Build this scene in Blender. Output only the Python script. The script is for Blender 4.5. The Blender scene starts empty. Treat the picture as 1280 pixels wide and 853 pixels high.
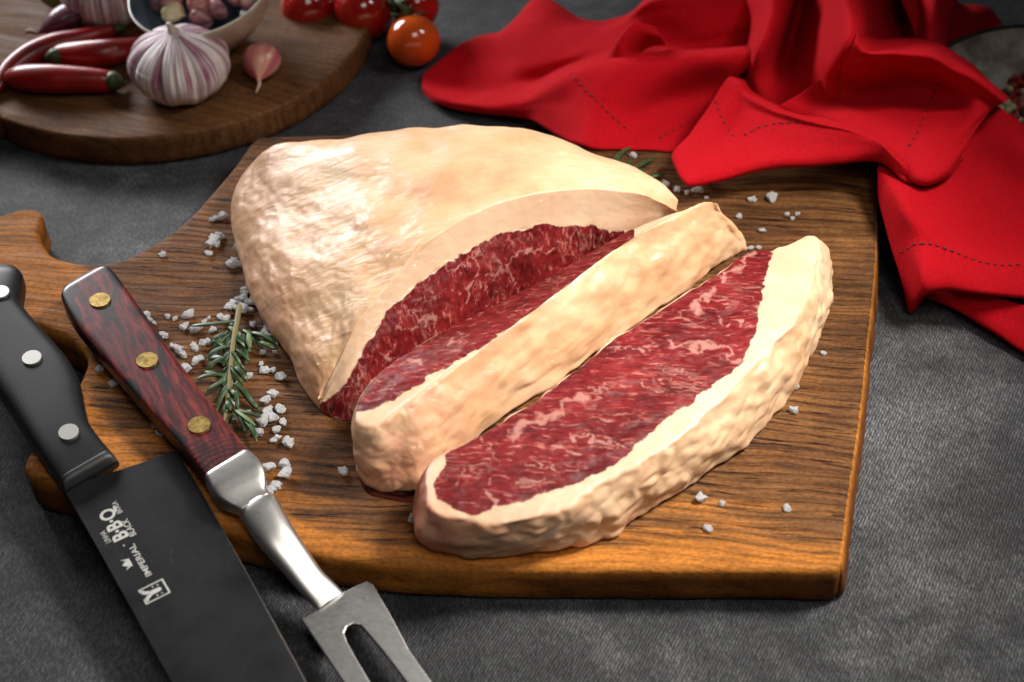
import bpy, bmesh, math, random
import numpy as np
from mathutils import Vector, Matrix, noise, geometry
from mathutils.bvhtree import BVHTree
random.seed(7)
SC = bpy.context.scene
COL = SC.collection
R = math.radians

# ------------------------------------------------------------------ camera
F_PX = 50/36*1280; DIST = .75; PITCH = R(44)
TGT = np.array([0, 0, .028])
CAM = TGT + DIST*np.array([0, -math.cos(PITCH), math.sin(PITCH)])
cf = np.array([0, math.cos(PITCH), -math.sin(PITCH)]); cr = np.array([1., 0, 0]); cu = np.cross(cr, cf)
cd = bpy.data.cameras.new('camera'); cam = bpy.data.objects.new('camera', cd); COL.objects.link(cam)
cam.location = CAM; cam.rotation_euler = (R(90)-PITCH, 0, 0)
cd.lens = 50; cd.sensor_width = 36; cd.clip_start = .02; cd.clip_end = 50
cd.dof.use_dof = True; cd.dof.focus_distance = .735; cd.dof.aperture_fstop = 6.8
SC.camera = cam

# ------------------------------------------------------------------ world and lamps
w = bpy.data.worlds.new('World'); SC.world = w; w.use_nodes = True
bg = w.node_tree.nodes['Background']; bg.inputs[0].default_value = (.55, .6, .68, 1); bg.inputs[1].default_value = .022
def lamp(name, loc, tgt, size, watts, col=(1, 1, 1), size_y=None):
    l = bpy.data.lights.new(name, 'AREA'); l.energy = watts; l.color = col
    l.size = size
    if size_y: l.shape = 'RECTANGLE'; l.size_y = size_y
    o = bpy.data.objects.new(name, l); COL.objects.link(o); o.location = loc
    o.rotation_euler = (Vector(tgt)-Vector(loc)).to_track_quat('-Z', 'Y').to_euler()
    return o
k_ = lamp('key_lamp', (.50, .06, .74), (.04, -.04, .03), .22, 1.2, (1, .965, .91)); k_.data.spread = R(46)
k_ = lamp('rim_lamp', (-.66, .88, .44), (.04, .12, .05), .50, 4.6, (.98, .98, 1), .26); k_.data.spread = R(110)
k_ = lamp('fill_lamp', (.12, -.46, .98), (.02, -.02, .03), .4, .33, (1, .965, .92)); k_.data.spread = R(46)
SC.view_settings.view_transform = 'Standard'; SC.view_settings.look = 'None'
SC.view_settings.exposure = 0; SC.view_settings.gamma = 1
SC.render.engine = 'CYCLES'
SC.cycles.use_denoising = True
SC.cycles.max_bounces = 8
SC.cycles.sample_clamp_indirect = 4

# ------------------------------------------------------------------ helpers
def P(x, y, z):
    """photo pixel (1280 px wide) seen at world height z -> world point"""
    d = cf + cr*(x-640)/F_PX - cu*(y-426.5)/F_PX
    return CAM + (z-CAM[2])/d[2]*d
def ray(x, y):
    d = cf + cr*(x-640)/F_PX - cu*(y-426.5)/F_PX
    return Vector(CAM), Vector(d/np.linalg.norm(d))
def SP(V):
    V = np.asarray(V, float)-CAM
    dd = V@cf
    return np.stack([640+F_PX*(V@cr)/dd, 426.5-F_PX*(V@cu)/dd], -1)
ZB = .026                                  # top of the big board
def W(x, y, h): return P(x, y, ZB+h/1000)
def T_(x, y, h): return P(x, y, h/1000)

def cat1(C, n, closed=False):
    C = np.asarray(C, float); N = len(C)
    seg = N if closed else N-1
    t = np.linspace(0, seg, n, endpoint=not closed)
    i = np.minimum(t.astype(int), seg-1); f = (t-i).reshape((-1,)+(1,)*(C.ndim-1))
    if closed: g = lambda k: C[(i+k) % N]
    else:
        E_ = np.concatenate([[2*C[0]-C[1]], C, [2*C[-1]-C[-2]]]); g = lambda k: E_[i+1+k]
    p0, p1, p2, p3 = g(-1), g(0), g(1), g(2)
    return .5*((2*p1)+(-p0+p2)*f+(2*p0-5*p1+4*p2-p3)*f*f+(-p0+3*p1-3*p2+p3)*f**3)
def catgrid(G, nu, nv, closed_u=False):
    """G[v][u] control net -> (nv, nu, 3)"""
    G = np.asarray(G, float)
    A = cat1(G, nv)
    return cat1(A.transpose(1, 0, 2), nu, closed_u).transpose(1, 0, 2)
def grid_faces(nv, nu, closed=False, off=0):
    F = []
    for j in range(nv-1):
        for i in range(nu if closed else nu-1):
            a = off+j*nu+i; b = off+j*nu+(i+1) % nu
            F.append((a, b, b+nu, a+nu))
    return F
def mesh(name, V, F, mat=None, parent=None, smooth=True, attrs=None):
    me = bpy.data.meshes.new(name); me.from_pydata([tuple(v) for v in V], [], F)
    if smooth: me.polygons.foreach_set('use_smooth', [True]*len(me.polygons))
    if mat: me.materials.append(mat)
    for k, a in (attrs or {}).items():
        at = me.attributes.new(k, 'FLOAT', 'POINT'); at.data.foreach_set('value', np.asarray(a, dtype=np.float32))
    o = bpy.data.objects.new(name, me); COL.objects.link(o)
    if parent: o.parent = parent
    return o
def obj(name, bm, mat=None, parent=None, smooth=True):
    me = bpy.data.meshes.new(name); bm.to_mesh(me); bm.free()
    if smooth: me.polygons.foreach_set('use_smooth', [True]*len(me.polygons))
    if mat: me.materials.append(mat)
    o = bpy.data.objects.new(name, me); COL.objects.link(o)
    if parent: o.parent = parent
    return o
def tag(o, label, cat, group=None, kind=None):
    if label: o['label'] = label
    if cat: o['category'] = cat
    if group: o['group'] = group
    if kind: o['kind'] = kind
    return o
def thing(name, label, cat, loc=(0, 0, 0), group=None):
    o = bpy.data.objects.new(name, None); COL.objects.link(o); o.location = loc
    o.empty_display_size = .01
    return tag(o, label, cat, group)
def keep(root):
    """parent's location moves the parts: shift the meshes built in world space back"""
    inv = Matrix.Translation(-root.location)
    for c in list(root.children):
        c.matrix_parent_inverse = inv
def inpoly(pts, poly):
    x, y = pts[:, 0], pts[:, 1]; r = np.zeros(len(pts), bool); p = np.asarray(poly, float)
    for (x0, y0), (x1, y1) in zip(p, np.roll(p, -1, 0)):
        c = ((y0 > y) != (y1 > y)) & (x < (x1-x0)*(y-y0)/((y1-y0) if y1 != y0 else 1e-9)+x0)
        r ^= c
    return r
def dline(pts, line):
    line = np.asarray(line, float); d = np.full(len(pts), 1e9)
    for a, b in zip(line[:-1], line[1:]):
        ab = b-a; t = np.clip(((pts-a)@ab)/(ab@ab+1e-12), 0, 1)
        d = np.minimum(d, np.hypot(*(pts-a-t[:, None]*ab).T))
    return d
def sdist(pts, poly):
    d = dline(pts, np.vstack([poly, poly[:1]]))
    return np.where(inpoly(pts, poly), -d, d)
def fbm(p, s, o=3, seed=0.0):
    return noise.fractal(Vector((p[0]*s+seed, p[1]*s-seed, p[2]*s+seed*.7)), .6, 2.1, o)

# ------------------------------------------------------------------ material helpers
class NT:
    def __init__(s, name):
        s.m = bpy.data.materials.new(name); s.m.use_nodes = True; s.n = s.m.node_tree.nodes; s.l = s.m.node_tree.links
        s.b = s.n['Principled BSDF']
    def node(s, t, **k):
        n = s.n.new(t)
        for a, v in k.items():
            if a in ('ins',):
                for i, x in v.items(): s.set(n, i, x)
            else: setattr(n, a, v)
        return n
    def set(s, n, i, x):
        if isinstance(x, bpy.types.NodeSocket): s.l.new(x, n.inputs[i])
        else: n.inputs[i].default_value = x
    def p(s, **k):
        for a, v in k.items(): s.set(s.b, a.replace('_', ' '), v)
    def co(s, scale=(1, 1, 1), rot=(0, 0, 0), loc=(0, 0, 0), kind='Object'):
        tc = s.node('ShaderNodeTexCoord')
        mp = s.node('ShaderNodeMapping', ins={'Vector': tc.outputs[kind], 'Scale': scale, 'Rotation': rot, 'Location': loc})
        return mp.outputs[0]
    def noise(s, vec, scale, detail=4, rough=.55, dist=0.):
        return s.node('ShaderNodeTexNoise', ins={'Vector': vec, 'Scale': scale, 'Detail': detail, 'Roughness': rough, 'Distortion': dist}).outputs['Fac']
    def noisec(s, vec, scale, detail=2):
        return s.node('ShaderNodeTexNoise', ins={'Vector': vec, 'Scale': scale, 'Detail': detail}).outputs['Color']
    def vor(s, vec, scale, feature='F1', out='Distance', smooth=None):
        n = s.node('ShaderNodeTexVoronoi', feature=feature, ins={'Vector': vec, 'Scale': scale})
        if smooth is not None and feature == 'SMOOTH_F1': n.inputs['Smoothness'].default_value = smooth
        return n.outputs[out]
    def ramp(s, fac, stops, interp='LINEAR'):
        n = s.node('ShaderNodeValToRGB'); s.l.new(fac, n.inputs[0]); cr_ = n.color_ramp; cr_.interpolation = interp
        while len(cr_.elements) < len(stops): cr_.elements.new(.5)
        for e, (q, c) in zip(cr_.elements, stops):
            e.position = q; e.color = (c, c, c, 1) if isinstance(c, (int, float)) else (*c, 1)
        return n.outputs[0]
    def mix(s, fac, a, b, mode='MIX'):
        n = s.node('ShaderNodeMix', data_type='RGBA', blend_type=mode)
        s.set(n, 0, fac)
        for i, x in ((6, a), (7, b)):
            if isinstance(x, tuple): x = (*x, 1) if len(x) == 3 else x
            s.set(n, i, x)
        return n.outputs[2]
    def math(s, op, a, b=0., c=0.):
        n = s.node('ShaderNodeMath', operation=op); s.set(n, 0, a); s.set(n, 1, b); s.set(n, 2, c); return n.outputs[0]
    def attr(s, name): return s.node('ShaderNodeAttribute', attribute_name=name).outputs['Fac']
    def bump(s, h, dist, strength=1., normal=None):
        n = s.node('ShaderNodeBump', ins={'Height': h, 'Distance': dist, 'Strength': strength})
        if normal: s.l.new(normal, n.inputs['Normal'])
        return n.outputs[0]
    def add_vec(s, v, colr, k):
        a = s.node('ShaderNodeVectorMath', operation='SUBTRACT', ins={0: colr, 1: (.5, .5, .5)}).outputs[0]
        b = s.node('ShaderNodeVectorMath', operation='SCALE', ins={0: a, 'Scale': k}).outputs[0]
        return s.node('ShaderNodeVectorMath', operation='ADD', ins={0: v, 1: b}).outputs[0]
def simple(name, col, rough=.5, metal=0., **k):
    t = NT(name); t.p(Base_Color=(*col, 1), Roughness=rough, Metallic=metal, **k); return t.m

# ------------------------------------------------------------------ table
def mat_table():
    t = NT('grey_textured_table')
    c = t.co()
    big = t.noise(c, 7, 5, .6); mid = t.noise(c, 60, 4, .65)
    base = t.ramp(t.math('ADD', t.math('MULTIPLY', big, .65), t.math('MULTIPLY', mid, .35)),
                  [(.36, (.013, .0133, .0145)), (.5, (.031, .0315, .0335)), (.64, (.080, .081, .084))])
    # fine slanted ribs like pressed canvas
    r1 = t.co(scale=(1, 1, 1), rot=(0, 0, R(28)))
    wv = t.add_vec(r1, t.noisec(r1, 300), .0012)
    rib = t.node('ShaderNodeTexWave', wave_type='BANDS', bands_direction='X', ins={'Vector': wv, 'Scale': 210, 'Distortion': 2, 'Detail': 1.5, 'Detail Scale': 3}).outputs['Fac']
    r2 = t.co(scale=(1, .35, 1), rot=(0, 0, R(28)))
    gr = t.noise(r2, 780, 3, .8)
    h = t.math('ADD', t.math('MULTIPLY', rib, .25), t.math('MULTIPLY', gr, 1.2))
    col = t.mix(1., base, t.ramp(h, [(.46, .22), (.74, 1.), (.98, 3.1)]), 'MULTIPLY')
    pits = t.ramp(t.noise(c, 110, 3, .6), [(.26, .25), (.36, 1.)])
    col = t.mix(1., col, pits, 'MULTIPLY')
    t.p(Base_Color=col, Roughness=.62, Normal=t.bump(h, .0008, .9))
    t.b.inputs['Specular IOR Level'].default_value = .35
    return t.m
def build_table():
    n = 40; xs = np.linspace(-1.6, 1.6, n); ys = np.linspace(-1.0, 2.6, n)
    V = [(x, y, 0) for y in ys for x in xs]
    tag(mesh('table_top', V, grid_faces(n, n), mat_table()), 'dark grey textured table surface under the boards', None, kind='structure')
build_table()

# ------------------------------------------------------------------ boards
def mat_board(name, dark, mid, light, honey, ang=0., sc=1., rim=True, groove=1.):
    t = NT(name)
    c = t.co(rot=(0, 0, R(ang)))
    warp = t.add_vec(c, t.noisec(c, 7, 2), .035)
    g1 = t.node('ShaderNodeMapping', ins={'Vector': warp, 'Scale': (2.2*sc, 34*sc, 12*sc)}).outputs[0]
    g2 = t.node('ShaderNodeMapping', ins={'Vector': warp, 'Scale': (14*sc, 330*sc, 60*sc)}).outputs[0]
    a = t.noise(g1, 3.2, 6, .62, .4); b = t.noise(g2, 1.3, 4, .65)
    ringp = t.node('ShaderNodeMapping', ins={'Vector': warp, 'Scale': (.10, 1., .3)}).outputs[0]
    ring = t.node('ShaderNodeTexWave', wave_type='BANDS', bands_direction='Y', ins={'Vector': ringp, 'Scale': 60*sc, 'Distortion': 7, 'Detail': 3, 'Detail Scale': 2.2, 'Detail Roughness': .65}).outputs['Fac']
    tone = t.math('ADD', t.math('MULTIPLY', a, .30), t.math('ADD', t.math('MULTIPLY', b, .34), t.math('ADD', t.math('MULTIPLY', t.noise(t.node('ShaderNodeMapping', ins={'Vector': warp, 'Scale': (1.2, 5, 4)}).outputs[0], 5, 4, .6), .30), t.math('MULTIPLY', ring, .07))))
    worn = t.ramp(tone, [(.36, dark), (.5, mid), (.66, light)])
    hon = t.ramp(tone, [(.34, tuple(x*.45 for x in honey)), (.52, honey), (.7, tuple(min(1, x*1.5) for x in honey))])
    # cracks in the grain, dark with oil
    g3 = t.node('ShaderNodeMapping', ins={'Vector': warp, 'Scale': (18*sc, 400*sc, 90*sc)}).outputs[0]
    cr1 = t.noise(g3, 1.6, 3, .6, .6)
    ckd = t.ramp(t.noise(c, 14, 3), [(.35, .03), (.65, -.05)])
    crack = t.ramp(t.math('ADD', cr1, ckd), [(.365, 0.), (.405, 1.)])
    crack2 = t.ramp(ring, [(.0, .65), (.05, 1.)])
    ck = t.math('MULTIPLY', crack, crack2)
    if not rim: ck = t.math('MAXIMUM', ck, .6)
    if rim:
        rm = t.ramp(t.math('ADD', t.attr('rim'), t.math('MULTIPLY', t.math('SUBTRACT', t.noise(g1, 5, 3), .5), .9)), [(.35, 0.), (.6, 1.)])
        col = t.mix(rm, worn, hon)
        side_dark = t.math('MULTIPLY', t.attr('side'), t.ramp(t.noise(t.co(scale=(1, 1, 3)), 9, 3), [(.42, .15), (.56, .9)]))
        col = t.mix(side_dark, col, t.mix(1., col, (.34, .27, .24), 'MULTIPLY'))  # board sides below the top edge multiplied to darker brown in noise patches
        ckm = t.math('MAXIMUM', ck, t.math('MULTIPLY', rm, .8))
    else:
        col = worn; ckm = ck
    col = t.mix(ckm, t.mix(1., col, (.10, .07, .055), 'MULTIPLY'), col)
    blot = t.mix(1., t.ramp(t.noise(c, 22, 4, .6), [(.35, .72), (.6, 1.1)]), t.ramp(t.noise(t.co(scale=(.5, 1, 1)), 800, 3, .7), [(.35, .62), (.6, 1.12)]), 'MULTIPLY')
    col = t.mix(1., col, blot, 'MULTIPLY')
    pores = t.noise(g2, 4, 2, .5)
    h = t.math('ADD', t.math('MULTIPLY', ckm, 1.4*groove), t.math('ADD', t.math('MULTIPLY', b, .7*groove), t.math('MULTIPLY', t.noise(c, 700, 3, .6), .35)))
    rg = t.ramp(t.noise(g1, 8, 3), [(.3, .55), (.7, .8)])
    t.b.inputs['Specular IOR Level'].default_value = .16
    t.p(Base_Color=col, Roughness=rg, Normal=t.bump(h, .0006, .7))
    return t.m
SIDE = []
def board_from_outline(name, outline, ztop, zbot, mat, flare=None, rimfun=None, step=.004, edge=.003):
    """outline: world XY loop (ccw or cw), top edge; rolled edge, side, underside"""
    O = np.asarray(outline, float); n = len(O)
    if (O[:, 0]*np.roll(O[:, 1], -1)-np.roll(O[:, 0], -1)*O[:, 1]).sum() < 0: O = O[::-1]
    tan = np.roll(O, -1, 0)-np.roll(O, 1, 0); tan /= np.linalg.norm(tan, axis=1)[:, None]
    nor = np.stack([tan[:, 1], -tan[:, 0]], 1)
    fl = flare(O) if flare is not None else np.zeros(n)
    lo, hi = O.min(0), O.max(0)
    g = [(x, y) for x in np.arange(lo[0], hi[0], step) for y in np.arange(lo[1], hi[1], step)]
    g = np.array(g)
    g = g[inpoly(g, O)]; g = g[dline(g, np.vstack([O, O[:1]])) > step*.6]
    pts = [Vector(p) for p in O]+[Vector(p) for p in g]
    vs, _, fs, *_ = geometry.delaunay_2d_cdt(pts, [(i, (i+1) % n) for i in range(n)], [], 1, 1e-6)
    V = [(v.x, v.y, ztop) for v in vs]
    F = [tuple(f) for f in fs]
    F = [f if ((V[f[1]][0]-V[f[0]][0])*(V[f[2]][1]-V[f[0]][1])-(V[f[2]][0]-V[f[0]][0])*(V[f[1]][1]-V[f[0]][1])) > 0 else f[::-1] for f in F]
    prev = list(range(n))
    H = ztop-zbot
    prof = [(.35*edge, .1*edge), (.8*edge, .45*edge), (edge, edge), (edge+.3, .35), (edge+.6, .65), (edge+.9, .85), (edge+.7, .96), (-.004, 1.0)]
    rings = []
    for k, (ox, oz) in enumerate(prof):
        if k < 3: off = np.full(n, ox); z = ztop-oz
        else:
            fr = {3: .35, 4: .65, 5: .88, 6: .97, 7: 1.}[k]
            off = edge+fl*fr
            if k == 6: off = off-.0012
            if k == 7: off = off-.004
            z = ztop-H*fr
        ring = O+nor*off[:, None]
        st = len(V)
        for i, p in enumerate(ring):
            wob = .0006*fbm((p[0], p[1], z), 60, 2, 3.) if k >= 3 else 0
            V.append((p[0]+nor[i, 0]*wob, p[1]+nor[i, 1]*wob, z))
        cur = list(range(st, st+n))
        for i in range(n):
            F.append((prev[i], cur[i], cur[(i+1) % n], prev[(i+1) % n]))
        prev = cur
    F.append(tuple(prev[::-1]))
    A = np.array(V)
    rim = rimfun(A) if rimfun else np.zeros(len(A))
    for i in range(len(V)):
        if i < len(vs) :
            x, y, z = V[i]; V[i] = (x, y, z+.0005*fbm((x*.4, y, 0), 60, 3, 1.))
    return mesh(name, V, F, mat, attrs={'rim': rim, 'side': SIDE if len(SIDE) == len(V) else np.zeros(len(V))})
# carving board outline traced on its top face
bpx = [(322,177),(340,173),(420,171),(500,171),(600,174),(720,183),(850,187),(960,190),(1040,192),(1078,196),(1088,215),(1091,260),(1090,320),(1085,380),(1079,430),(1073,490),(1066,545),(1058,600),(1052,650),(1047,690),(1044,700),(1034,707),
 (960,706),(880,706),(800,706),(720,706),(640,705),(580,704),(500,700),(430,692),(360,677),(306,663),(250,645),(190,628),(130,612),(80,600),(48,592),(38,580),(46,563),(70,540),(92,505),(110,470),(116,450),(112,437),(96,422),(75,412),(45,402),(10,392),(-40,384),(-110,380),
 (-170,360),(-190,320),(-170,285),(-110,275),(-40,280),(0,272),(30,264),(46,268),(44,282),(42,292),(47,306),(60,322),(80,329),(105,333),(150,329),(200,305),(240,275),(272,240),(300,207)]
bo = cat1(np.array([W(x, y, 0)[:2] for x, y in bpx]), 420, closed=True)
rimline = [(-50,420),(60,400),(120,430),(110,520),(130,560),(300,600),(380,655),(470,680),(560,692),(640,690),(760,682),(850,676),(940,690),(1045,697),(1120,697),(1120,900),(-200,900),(-200,420)]
def board_rim(A):
    s = SP(A)
    top = A[:, 2] > ZB-.0004
    r = np.zeros(len(A))
    d = sdist(s, np.array(rimline))                       # inside = sanded honey edge
    r = np.maximum(np.clip(.5-d/26, 0, 1), .5*np.clip(1-d/170, 0, 1)**1.4)
    d2 = np.clip((150-s[:, 0])/90, 0, 1)*(s[:, 1] < 440)   # handle
    r = np.maximum(r, d2)
    r = np.where(top, r, np.maximum(r, .95))
    global SIDE
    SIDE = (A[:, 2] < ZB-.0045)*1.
    return r
def board_flare(O):
    s = SP(np.c_[O, np.full(len(O), ZB)])
    f = np.zeros(len(O))
    f += np.where((s[:, 0] > 1040) & (s[:, 1] < 702), .005, 0)
    f -= np.where((s[:, 1] > 640) & (s[:, 0] < 1040), .001, 0)
    k = np.ones(9)/9
    return np.convolve(np.r_[f[-4:], f, f[:4]], k, 'valid')
M_BOARD = mat_board('weathered_dark_wood', (.034, .013, .004), (.115, .044, .012), (.24, .102, .030), (.43, .150, .022), ang=3)
board = board_from_outline('carving_board', bo, ZB, 0.0008, M_BOARD, board_flare, board_rim)
tag(board, 'large weathered wooden carving board with a hooked handle, under the meat', 'cutting board')
# round board
rc = np.array([-.246, .336]); rr = .1455
th = np.linspace(0, 2*math.pi, 160, endpoint=False)
ro = np.array([rc+rr*np.array([math.cos(a), math.sin(a)]) for a in th])
yl = P(0, 139, .022)[1]
ro2 = []
for p in ro:
    q = p.copy()
    if p[0] < rc[0]-.09 and yl-.001 < p[1] < yl+.055: q[0] = -.52
    ro2.append(q)
M_ROUND = mat_board('round_board_wood', (.085, .033, .011), (.125, .052, .018), (.165, .074, .027), (.3, .15, .06), ang=20, sc=.8, rim=False, groove=.15)
rb = board_from_outline('round_board', cat1(np.array(ro2), 260, True), .022, .0008, M_ROUND, step=.008, edge=.002)
tag(rb, 'round brown wooden board in the background under the garlic and chillies', 'cutting board')

def bvh_of(*os_):
    V, F = [], []
    for o in os_:
        k = len(V); mw = o.matrix_world
        V += [v.co.copy() for v in o.data.vertices]; F += [tuple(i+k for i in p.vertices) for p in o.data.polygons]
    return BVHTree.FromPolygons(V, F)
BV_BOARD = bvh_of(board); BV_ROUND = bvh_of(rb)

# ------------------------------------------------------------------ meat
def mat_meat(name, fibre_rot=(0, 0, 0), fscale=(1, 1, 1), warm=1.):
    t = NT(name)
    c = t.co()
    # --- lean muscle
    cw = t.add_vec(c, t.noisec(c, 45, 3), .010)
    fc = t.node('ShaderNodeMapping', ins={'Vector': cw, 'Rotation': fibre_rot, 'Scale': fscale}).outputs[0]
    fib = t.noise(fc, 300, 4, .6, .3)
    med = t.noise(fc, 75, 4, .6, .5)
    lean = t.ramp(t.math('ADD', t.math('MULTIPLY', fib, .42), t.math('ADD', t.math('MULTIPLY', med, .28), t.math('MULTIPLY', t.noise(c, 30, 3), .3))),
                  [(.36, (.042, .002, .003)), (.46, (.125, .006, .007)), (.56, (.205, .012, .013)), (.68, (.33, .048, .038))])
    # marbling: thin streaks along the fibres
    m1 = t.noise(fc, 300, 3, .62, .4)
    m2 = t.noise(fc, 60, 4, .62, .2)
    dens = t.ramp(t.noise(c, 26, 2), [(.36, -.045), (.66, .05)])
    s1 = t.ramp(t.math('ADD', m1, dens), [(.60, 0.), (.72, .6)])
    fw_ = t.add_vec(fc, t.noisec(fc, 90, 3), .012)
    ve = t.vor(fw_, 85, 'DISTANCE_TO_EDGE'); ve2 = t.vor(fw_, 190, 'DISTANCE_TO_EDGE')
    gate = t.ramp(t.noise(c, 55, 3), [(.54, 0.), (.70, .7)])
    gate2 = t.ramp(t.noise(cw, 42, 3), [(.54, 0.), (.70, .7)])
    s2 = t.math('MAXIMUM', t.math('MULTIPLY', t.ramp(ve, [(.0, .9), (.055, 0.)]), gate), t.math('MULTIPLY', t.ramp(ve2, [(.0, .8), (.09, 0.)]), gate2))
    s2 = t.math('MAXIMUM', s2, t.ramp(t.math('ADD', m2, dens), [(.67, 0.), (.80, .5)]))
    lean = t.mix(t.math('MULTIPLY', t.ramp(ve2, [(.0, .5), (.05, 0.)]), t.math('SUBTRACT', 1., gate2)), lean, (.03, .002, .003))
    vd = t.math('ADD', t.attr('vein'), t.math('MULTIPLY', t.math('SUBTRACT', t.noise(cw, 170, 4, .65), .5), 1.6))
    s3 = t.ramp(vd, [(.5, 0.), (.95, .75)])
    marb = t.math('MULTIPLY', t.math('MAXIMUM', s1, t.math('MAXIMUM', s2, s3)), .72)
    lean = t.mix(marb, lean, (.58, .29, .23))
    # --- fat
    fw = t.noise(c, 38, 4, .6); fw2 = t.noise(c, 14, 3, .5)
    cutfat = t.ramp(fw, [(.3, (.62, .39, .24)), (.5, (.66, .44, .28)), (.72, (.69, .49, .33))])
    outfat = t.ramp(t.math('ADD', t.math('MULTIPLY', fw, .5), t.math('MULTIPLY', fw2, .5)),
                    [(.33, (.58, .295, .155)), (.45, (.66, .395, .215)), (.56, (.71, .465, .275)), (.72, (.74, .53, .345))])
    pink = t.math('MULTIPLY', t.attr('pink'), t.ramp(t.noise(cw, 60, 4, .6), [(.38, .15), (.62, 1.)]))
    outfat = t.mix(pink, outfat, (.52, .16, .11))
    outm = t.attr('outer')
    fat = t.mix(outm, cutfat, outfat)
    # --- ragged border between the two
    e = t.math('ADD', t.attr('fat'), t.math('MULTIPLY', t.math('SUBTRACT', t.noise(cw, 140, 5, .6), .5), .75))
    isfat = t.ramp(e, [(.44, 0.), (.54, 1.)])
    col = t.mix(isfat, lean, fat)
    # relief
    v1 = t.vor(t.add_vec(c, t.noisec(c, 160, 2), .006), 130, 'SMOOTH_F1', smooth=.6)
    wr = t.noise(t.node('ShaderNodeMapping', ins={'Vector': cw, 'Rotation': (0, 0, R(-55)), 'Scale': (.8, 3.2, 1)}).outputs[0], 62, 3, .5, 1.2)
    hout = t.math('MULTIPLY', t.math('ADD', t.math('MULTIPLY', v1, .12), t.math('MULTIPLY', wr, 1.5)), outm)
    hfat = t.math('ADD', hout, t.math('MULTIPLY', t.noise(c, 120, 2, .5), .3))
    hlean = t.math('ADD', t.math('MULTIPLY', fib, .6), t.math('ADD', t.math('MULTIPLY', med, .6), t.math('MULTIPLY', marb, .2)))
    hm = t.node('ShaderNodeMix', data_type='FLOAT', ins={0: isfat, 2: hlean, 3: hfat}).outputs[0]
    n1 = t.bump(hm, .0004, .5)
    n2 = t.bump(t.noise(c, 900, 2, .6), .00006, .5, n1)
    rough = t.node('ShaderNodeMix', data_type='FLOAT', ins={0: isfat, 2: t.ramp(t.noise(c, 260, 2), [(.35, .42), (.7, .6)]), 3: t.ramp(t.noise(c, 60, 4), [(.35, .40), (.65, .58)])}).outputs[0]
    t.p(Base_Color=col, Roughness=rough, Normal=n2, Subsurface_Weight=t.ramp(isfat, [(0, .15), (1, .45)]),
        Subsurface_Radius=(1., .45, .25), Subsurface_Scale=.0035)
    t.p(Specular_IOR_Level=t.ramp(isfat, [(0, .2), (1, .42)]))
    wet = t.math('ADD', t.math('MULTIPLY', wr, 2.2), t.noise(t.node('ShaderNodeMapping', ins={'Vector': cw, 'Rotation': (0, 0, R(-55)), 'Scale': (1, 1.9, 1)}).outputs[0], 190, 4, .6, .8))
    t.p(Coat_Weight=t.math('ADD', t.math('MULTIPLY', isfat, .42), .03), Coat_Roughness=.13, Coat_Normal=t.bump(wet, .0010, .9, n1))
    return t.m
def laplace(V, F, it, lam=.5, mask=None):
    V = np.array(V); n = len(V)
    E = np.array([(f[i], f[(i+1) % len(f)]) for f in F for i in range(len(f))])
    E = np.vstack([E, E[:, ::-1]])
    cnt = np.bincount(E[:, 0], minlength=n)[:, None]
    for _ in range(it):
        S = np.stack([np.bincount(E[:, 0], V[E[:, 1], k], n) for k in range(3)], 1)/np.maximum(cnt, 1)
        d = lam*(S-V)
        V = V+(d if mask is None else d*mask[:, None])
    return V
def vnormals(V, F):
    V = np.asarray(V); F = np.asarray([f if len(f) == 4 else (*f, f[-1]) for f in F]); n = np.zeros_like(V)
    fn = np.cross(V[F[:, 2]]-V[F[:, 0]], V[F[:, 3]]-V[F[:, 1]])
    for k in range(4): np.add.at(n, F[:, k], fn)
    return n/(np.linalg.norm(n, axis=1)[:, None]+1e-15)
def weld(V, F, dat, tol=2e-5):
    V = np.array(V); key = {}; mp = np.zeros(len(V), int); keepi = []
    for i, k in enumerate(map(tuple, np.round(V/tol).astype(int))):
        if k not in key: key[k] = len(keepi); keepi.append(i)
        mp[i] = key[k]
    F2 = []
    for f in F:
        g = []
        for i in f:
            j = mp[i]
            if j not in g: g.append(j)
        if len(g) > 2: F2.append(tuple(g))
    dm = {}
    for k, a in dat.items():
        b = np.full(len(keepi), -1e9); np.maximum.at(b, mp, a); dm[k] = b
    return V[keepi], F2, dm
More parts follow.
